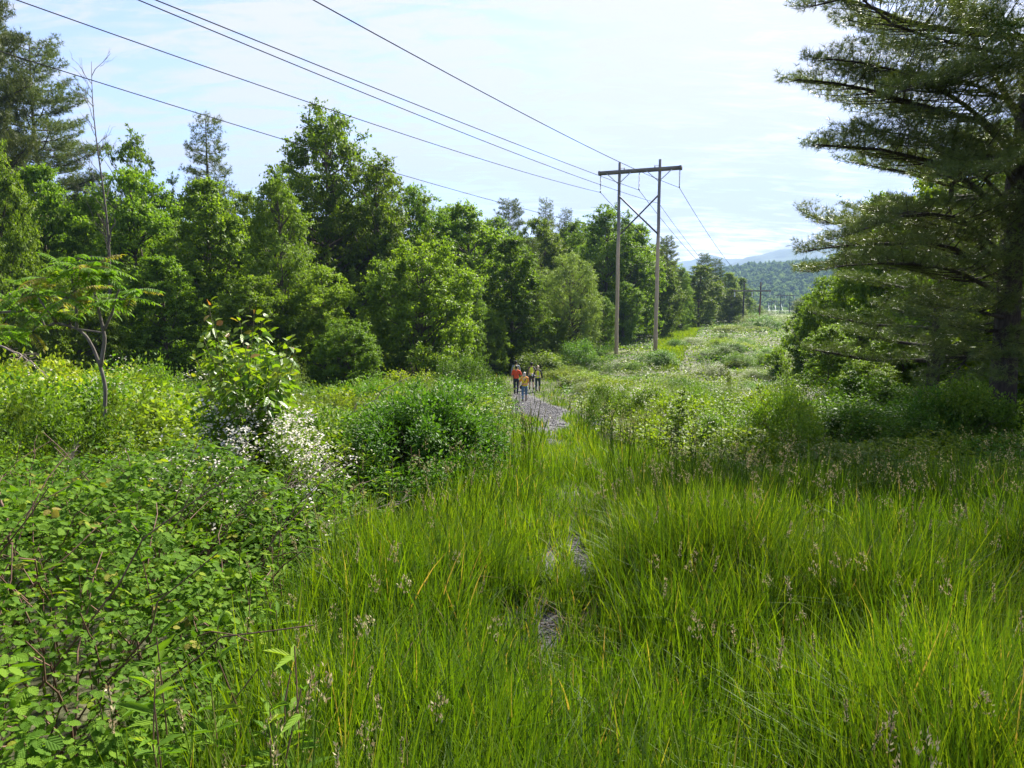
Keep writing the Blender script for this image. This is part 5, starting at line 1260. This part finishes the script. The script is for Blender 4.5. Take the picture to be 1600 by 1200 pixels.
# ------------------------------------------------------------------ people
def mat_simple(name, c, rough=.75, vary=.12): return plain(name, c, rough, vary=vary)
SKIN = mat_simple('skin', g(.5, .3, .2), .5, .06)
def vest_mat(name, body, stripe, silver, mode):
    m, t, out = nt(name); L = t.links.new
    tc = N_(t, 'ShaderNodeTexCoord'); s = N_(t, 'ShaderNodeSeparateXYZ'); L(tc.outputs['Object'], s.inputs[0])
    def band(sock, lo, hi):
        a = N_(t, 'ShaderNodeMath', operation='GREATER_THAN'); L(sock, a.inputs[0]); a.inputs[1].default_value = lo
        b = N_(t, 'ShaderNodeMath', operation='LESS_THAN'); L(sock, b.inputs[0]); b.inputs[1].default_value = hi
        c = N_(t, 'ShaderNodeMath', operation='MULTIPLY'); L(a.outputs[0], c.inputs[0]); L(b.outputs[0], c.inputs[1]); return c.outputs[0]
    ax = N_(t, 'ShaderNodeMath', operation='ABSOLUTE'); L(s.outputs['X'], ax.inputs[0])
    if mode == 'x':    # crossed bands on the back
        k = N_(t, 'ShaderNodeMath', operation='MULTIPLY_ADD'); L(s.outputs['Z'], k.inputs[0]); k.inputs[1].default_value = .62; k.inputs[2].default_value = -.79
        d = N_(t, 'ShaderNodeMath', operation='SUBTRACT'); L(ax.outputs[0], d.inputs[0]); L(k.outputs[0], d.inputs[1]); 
        d2 = N_(t, 'ShaderNodeMath', operation='ABSOLUTE'); L(d.outputs[0], d2.inputs[0])
        b1 = band(d2.outputs[0], -1, .045); b1s = band(d2.outputs[0], -1, .02)
    else:
        b1 = band(ax.outputs[0], .085, .14); b1s = band(ax.outputs[0], .10, .125)
    b2 = band(s.outputs['Z'], 1.03, 1.10); b2s = band(s.outputs['Z'], 1.05, 1.08)
    def mx_(a, b): q = N_(t, 'ShaderNodeMath', operation='MAXIMUM'); L(a, q.inputs[0]); L(b, q.inputs[1]); return q.outputs[0]
    m1 = t.nodes.new('ShaderNodeMix'); m1.data_type = 'RGBA'; L(mx_(b1, b2), m1.inputs[0]); m1.inputs[6].default_value = (*body, 1); m1.inputs[7].default_value = (*stripe, 1)
    m2 = t.nodes.new('ShaderNodeMix'); m2.data_type = 'RGBA'; L(mx_(b1s, b2s), m2.inputs[0]); L(m1.outputs[2], m2.inputs[6]); m2.inputs[7].default_value = (*silver, 1)
    p = N_(t, 'ShaderNodeBsdfPrincipled'); p.inputs['Roughness'].default_value = .6; L(m2.outputs[2], p.inputs['Base Color']); tr = N_(t, 'ShaderNodeBsdfTranslucent'); L(m2.outputs[2], tr.inputs['Color']); ms = N_(t, 'ShaderNodeMixShader'); ms.inputs[0].default_value = .08; L(p.outputs[0], ms.inputs[1]); L(tr.outputs[0], ms.inputs[2]); L(ms.outputs[0], out.inputs[0]); return m
VEST = vest_mat('yellow_safety_vest', g(.85, 1., .015), g(.85, .42, .16), g(.62, .64, .58), 'v')
VEST2 = vest_mat('orange_yellow_safety_vest', g(1., .72, .02), g(.9, .2, .08), g(.75, .55, .5), 'x')

def caps(mb, a, b, ra, rb, seg=12, flat=(1, 1, 1)):
    a = np.array(a, float); b = np.array(b, float)
    n = 7; t = np.linspace(0, 1, n)
    P = [a - (b - a) / (np.linalg.norm(b - a) + 1e-9) * ra * .8, ] + [a + (b - a) * q for q in t] + [b + (b - a) / (np.linalg.norm(b - a) + 1e-9) * rb * .8]
    R = [ra * .35] + [ra + (rb - ra) * q for q in t] + [rb * .35]
    mb.tube(P, R, seg)
def ell(mb, c, r): mb.sphere(c, r, seg=16, rings=10)
def solid(name, mb, mat, parent, vox=.012, smooth=4):
    o = link(name, mb.mesh(name, mat, True), parent)
    r = o.modifiers.new('weld', 'REMESH'); r.mode = 'VOXEL'; r.voxel_size = vox; r.use_smooth_shade = True
    s = o.modifiers.new('soft', 'SMOOTH'); s.factor = .5; s.iterations = smooth
    return o
def person(label, px, py_head, Y, height, rz, step, arms, shirt, shirt_mat, long_sleeve, vest, legs_mat, shorts, hair, hair_mat, cap=None, shoes=None, female=False, bag=False, helmet=False, lean=0.):
    x = at(px, py_head, Y)[0]; z = float(gz(x, Y)) + .02
    t_ = thing('person', label, 'person', (x, Y, z), rz, 'walkers in safety vests', height / 1.75)
    sw = .185 if not female else .165; hw = .095 if not female else .1
    sh = [np.array([-sw, lean * .45, 1.42]), np.array([sw, lean * .45, 1.42])]; hips = [np.array([-hw, 0, .9]), np.array([hw, 0, .9])]
    st = step
    knees = [np.array([-hw - .01, .10 * st + .02, .49]), np.array([hw + .01, -.06 * st + .05, .49])]
    ank = [np.array([-hw - .015, .22 * st, .09]), np.array([hw + .015, -.26 * st, .09 + .06 * abs(st)])]
    if st < 0: knees[0][1], knees[1][1] = -.06 * abs(st) + .05, .10 * abs(st) + .02; ank[0][1], ank[1][1] = -.26 * abs(st), .22 * abs(st); ank[0][2], ank[1][2] = .09 + .06 * abs(st), .09
    # body, one continuous skin
    b = MB()
    ell(b, (0, .0, .95), (.15, .1, .12)); ell(b, (0, .01 + lean * .15, 1.12), (.135, .09, .15)); ell(b, (0, lean * .35, 1.3), (.165, .105, .17)); caps(b, (0, lean * .4, 1.40), (0, lean * .5, 1.54), .075, .055)
    hd = np.array([0, lean * .55 + .015, 1.64])
    ell(b, hd, (.075, .095, .112)); ell(b, hd + [0, .05, -.055], (.052, .05, .055)); ell(b, hd + [0, .103, -.01], (.013, .018, .024))
    for s in (-1, 1):
        ell(b, hd + [s * .078, .0, -.01], (.012, .02, .032)); ell(b, hd + [s * .03, .085, .015], (.016, .014, .01))
    ell(b, hd + [0, .092, -.055], (.024, .01, .008))
    el, wr = [], []
    for i, s in enumerate((-1, 1)):
        caps(b, sh[i] * [.6, 1, 1], sh[i], .06, .055); e = sh[i] + np.array(arms[i][0]); w_ = e + np.array(arms[i][1]); el.append(e); wr.append(w_)
        caps(b, sh[i], e, .05, .038); caps(b, e, w_, .038, .026)
        f = nrm(w_ - e); inw = np.array([-s, 0, 0.]); pal = w_ + f * .05
        caps(b, w_, w_ + f * .075, .03, .034); fwd = nrm(np.cross(f, inw)); fwd = fwd if fwd[1] > 0 else -fwd
        for k in range(4):
            k0 = w_ + f * .085 + fwd * (.03 - .02 * k); ln = (.036, .042, .039, .03)[k]
            k1 = k0 + f * ln + inw * .008; k2 = k1 + nrm(f + inw * .6) * ln * .8
            b.tube([k0 - f * .02, k0, k1, k2], [.009, .0095, .0085, .006], 8)
        k0 = w_ + f * .03 + fwd * .03; k1 = k0 + nrm(fwd + f * .7) * .035; k2 = k1 + nrm(f + inw * .4) * .028
        b.tube([k0, k1, k2], [.013, .011, .008], 8)
    for i in range(2):
        caps(b, hips[i], knees[i], .085, .055); kn = knees[i]; caf = kn + (ank[i] - kn) * .35 + [0, -.015, 0]
        caps(b, kn, caf, .053, .055); caps(b, caf, ank[i], .053, .036); caps(b, ank[i] + [0, -.03, -.04], ank[i] + [0, .13, -.055], .036, .03)
    solid('body', b, SKIN, t_, .009, 3)
    # shirt
    c = MB(); ell(c, (0, 0, 1.0), (.165, .12, .13)); ell(c, (0, .01 + lean * .2, 1.14), (.158, .112, .17)); ell(c, (0, lean * .35, 1.3), (.19, .125, .165)); caps(c, (-.07, lean * .42, 1.44), (.07, lean * .42, 1.44), .06, .06)
    for i in range(2):
        caps(c, sh[i] * [.5, 1, 1], sh[i], .085, .07)
        if long_sleeve: caps(c, sh[i], el[i], .066, .052); caps(c, el[i], el[i] + (wr[i] - el[i]) * .93, .052, .038)
        else: caps(c, sh[i], sh[i] + (el[i] - sh[i]) * .8, .07, .064)
    solid('shirt', c, shirt_mat, t_, .012)
    if vest is not None:
        v = MB(); ell(v, (0, .0, 1.02), (.185, .145, .17)); ell(v, (0, .01 + lean * .2, 1.14), (.178, .135, .18)); ell(v, (0, lean * .35, 1.3), (.195, .145, .17)); caps(v, (-.11, lean * .42, 1.43), (.11, lean * .42, 1.43), .068, .068)
        solid('safety_vest', v, vest, t_, .012)
    # trousers
    q = MB(); ell(q, (0, 0, .93), (.168, .125, .13))
    for i in range(2):
        if shorts: caps(q, hips[i], hips[i] + (knees[i] - hips[i]) * .85, .1, .085)
        else: caps(q, hips[i], knees[i], .1, .072); caps(q, knees[i], ank[i] + [0, 0, .04], .07, .06 if not female else .05)
    solid('shorts' if shorts else 'trousers', q, legs_mat, t_, .012)
    for i in range(2):
        s_ = MB(); a = ank[i]; s_.sphere(a + [0, .05, -.05], (.048, .135, .045), seg=14, rings=8); caps(s_, a + [0, -.02, -.05], a + [0, -.01, .03], .05, .045)
        solid('shoe', s_, shoes, t_, .01)
    h_ = MB(); ell(h_, hd + [0, -.018, .022], (.088, .1, .108)); ell(h_, hd + [0, -.045, -.03], (.075, .06, .07))
    if hair == 'long':
        ell(h_, hd + [0, -.06, -.09], (.085, .055, .12)); caps(h_, hd + [0, -.07, -.1], hd + [.01, -.09 - lean * .2, -.3], .075, .035)
    elif hair == 'mid': ell(h_, hd + [0, -.05, -.08], (.085, .06, .09))
    solid('hair', h_, hair_mat, t_, .01)
    if cap is not None:
        k = MB(); ell(k, hd + [0, -.012, .06], (.096, .108, .085)); k.sphere(hd + [0, .12, .055], (.07, .07, .012), seg=14, rings=6)
        solid('cap', k, cap, t_, .01)
    if bag:
        k = MB(); tq = np.linspace(0, 1, 14)
        k.tube([np.array([.12 - .32 * q_, -.15 - .02 * math.sin(PI * q_), 1.46 - .52 * q_]) for q_ in tq], [.014] * 14, 6)
        k.tube([np.array([.12 - .32 * q_, .15 - .0 * math.sin(PI * q_) + (0 if q_ < .9 else -.06), 1.46 - .52 * q_]) for q_ in tq], [.014] * 14, 6)
        o = link('bag_strap', k.mesh('bag_strap', plain('black_strap', g(.02, .02, .022), .7), True), t_)
        k = MB(); ell(k, (-.23, .0, .86), (.06, .12, .11)); solid('shoulder_bag', k, plain('black_bag', g(.025, .025, .03), .6), t_, .01)
    if helmet:
        w_ = wr[1]
        k = MB(); c0 = np.array([.1, -.24, .98]); ell(k, c0, (.12, .1, .085)); k.sphere(c0 + [0, -.01, -.03], (.15, .125, .014), seg=18, rings=6)
        hm = solid('hard_hat', k, plain('white_hard_hat', g(.8, .8, .78), .35, vary=.03), None, .009)
        hm.location = t_.location; hm.rotation_euler = t_.rotation_euler; hm.scale = t_.scale
        hm['label'] = 'white hard hat held behind the back of the man in shorts'; hm['category'] = 'hard hat'
    return t_
BLK = mat_simple('black_cloth', g(.018, .018, .022)); NAVY = mat_simple('navy_trousers', g(.018, .022, .045)); GREY = mat_simple('grey_shirt', g(.24, .26, .3)); RED = mat_simple('red_orange_shirt', g(.78, .085, .02))
BLUE = mat_simple('blue_jeans', g(.10, .19, .30), vary=.25); KHAKI = mat_simple('dark_khaki_shorts', g(.09, .075, .06)); TEAL = mat_simple('dark_teal_trousers', g(.03, .06, .065)); BRN = mat_simple('brown_shirt', g(.10, .085, .07))
SHOE = mat_simple('dark_shoes', g(.03, .022, .02)); TAN = mat_simple('brown_boots', g(.12, .07, .05)); BLONDE = mat_simple('blonde_hair', g(.62, .47, .3), .5, .3); PALEH = mat_simple('light_hair', g(.6, .5, .4), .5, .3); DARKH = mat_simple('dark_hair', g(.02, .015, .012), .5)
OR = mat_simple('orange_tee', g(.8, .3, .05))
dn = ([-.045, -.02, -.29], [-.0, .06, -.25]); dnr = ([.045, -.02, -.29], [.0, .05, -.25])
person('man in grey shirt and yellow safety vest, farthest back on the left of the group', 806, 562, 46.6, 1.84, .05, .6, (([-.09, -.03, -.28], [-.02, .05, -.25]), ([.08, -.05, -.28], [.02, .02, -.25])), 1, GREY, True, VEST, NAVY, False, 'short', DARKH, BLK, SHOE)
person('man in red orange short-sleeved shirt and navy trousers without a vest', 806.5, 570, 42.6, 1.80, -.12, .9, (([-.07, -.04, -.28], [-.01, .04, -.25]), ([.14, .1, -.25], [.1, .16, -.14])), 1, RED, False, None, NAVY, False, 'short', DARKH, None, SHOE, lean=.12)
person('woman in orange and yellow safety vest and blue jeans nearest the camera', 819.5, 585, 38.4, 1.68, .06, -1., (([-.13, -.08, -.26], [-.05, -.02, -.24]), ([.06, .05, -.27], [-.03, .18, -.14])), 1, OR, False, VEST2, BLUE, False, 'mid', PALEH, None, TAN, female=True, bag=True, lean=.1)
person('man in shorts, dark cap and yellow safety vest holding a white hard hat', 830.5, 565, 45.2, 1.82, 0., .8, (([-.06, -.03, -.29], [-.02, .03, -.25]), ([.1, -.12, -.24], [-.12, -.12, -.14])), 1, BRN, True, VEST, KHAKI, True, 'short', DARKH, BLK, SHOE, helmet=True)
person('woman with long blonde hair in black sleeves and yellow safety vest', 840.5, 571, 44.0, 1.70, -.05, -.8, (([-.1, -.03, -.27], [.0, .02, -.24]), ([.1, -.03, -.27], [.0, .02, -.24])), 1, BLK, True, VEST, TEAL, False, 'long', BLONDE, None, SHOE, female=True)
# ------------------------------------------------------------------ render settings
scene.view_settings.view_transform = 'Standard'; scene.view_settings.look = 'None'; scene.view_settings.gamma = 1; scene.view_settings.exposure = EXPOSURE
scene.render.engine = 'CYCLES'
c = scene.cycles
c.max_bounces = 7; c.diffuse_bounces = 4; c.glossy_bounces = 2; c.transmission_bounces = 4; c.volume_bounces = 1; c.transparent_max_bounces = 4
c.caustics_reflective = False; c.caustics_refractive = False; c.sample_clamp_indirect = 6
c.use_denoising = True
try: c.denoiser = 'OPENIMAGEDENOISE'; c.denoising_input_passes = 'RGB_ALBEDO_NORMAL'
except Exception: pass
print('objects', len(bpy.data.objects), 'meshes', len(bpy.data.meshes), 'faces', sum(len(m.polygons) for m in bpy.data.meshes))
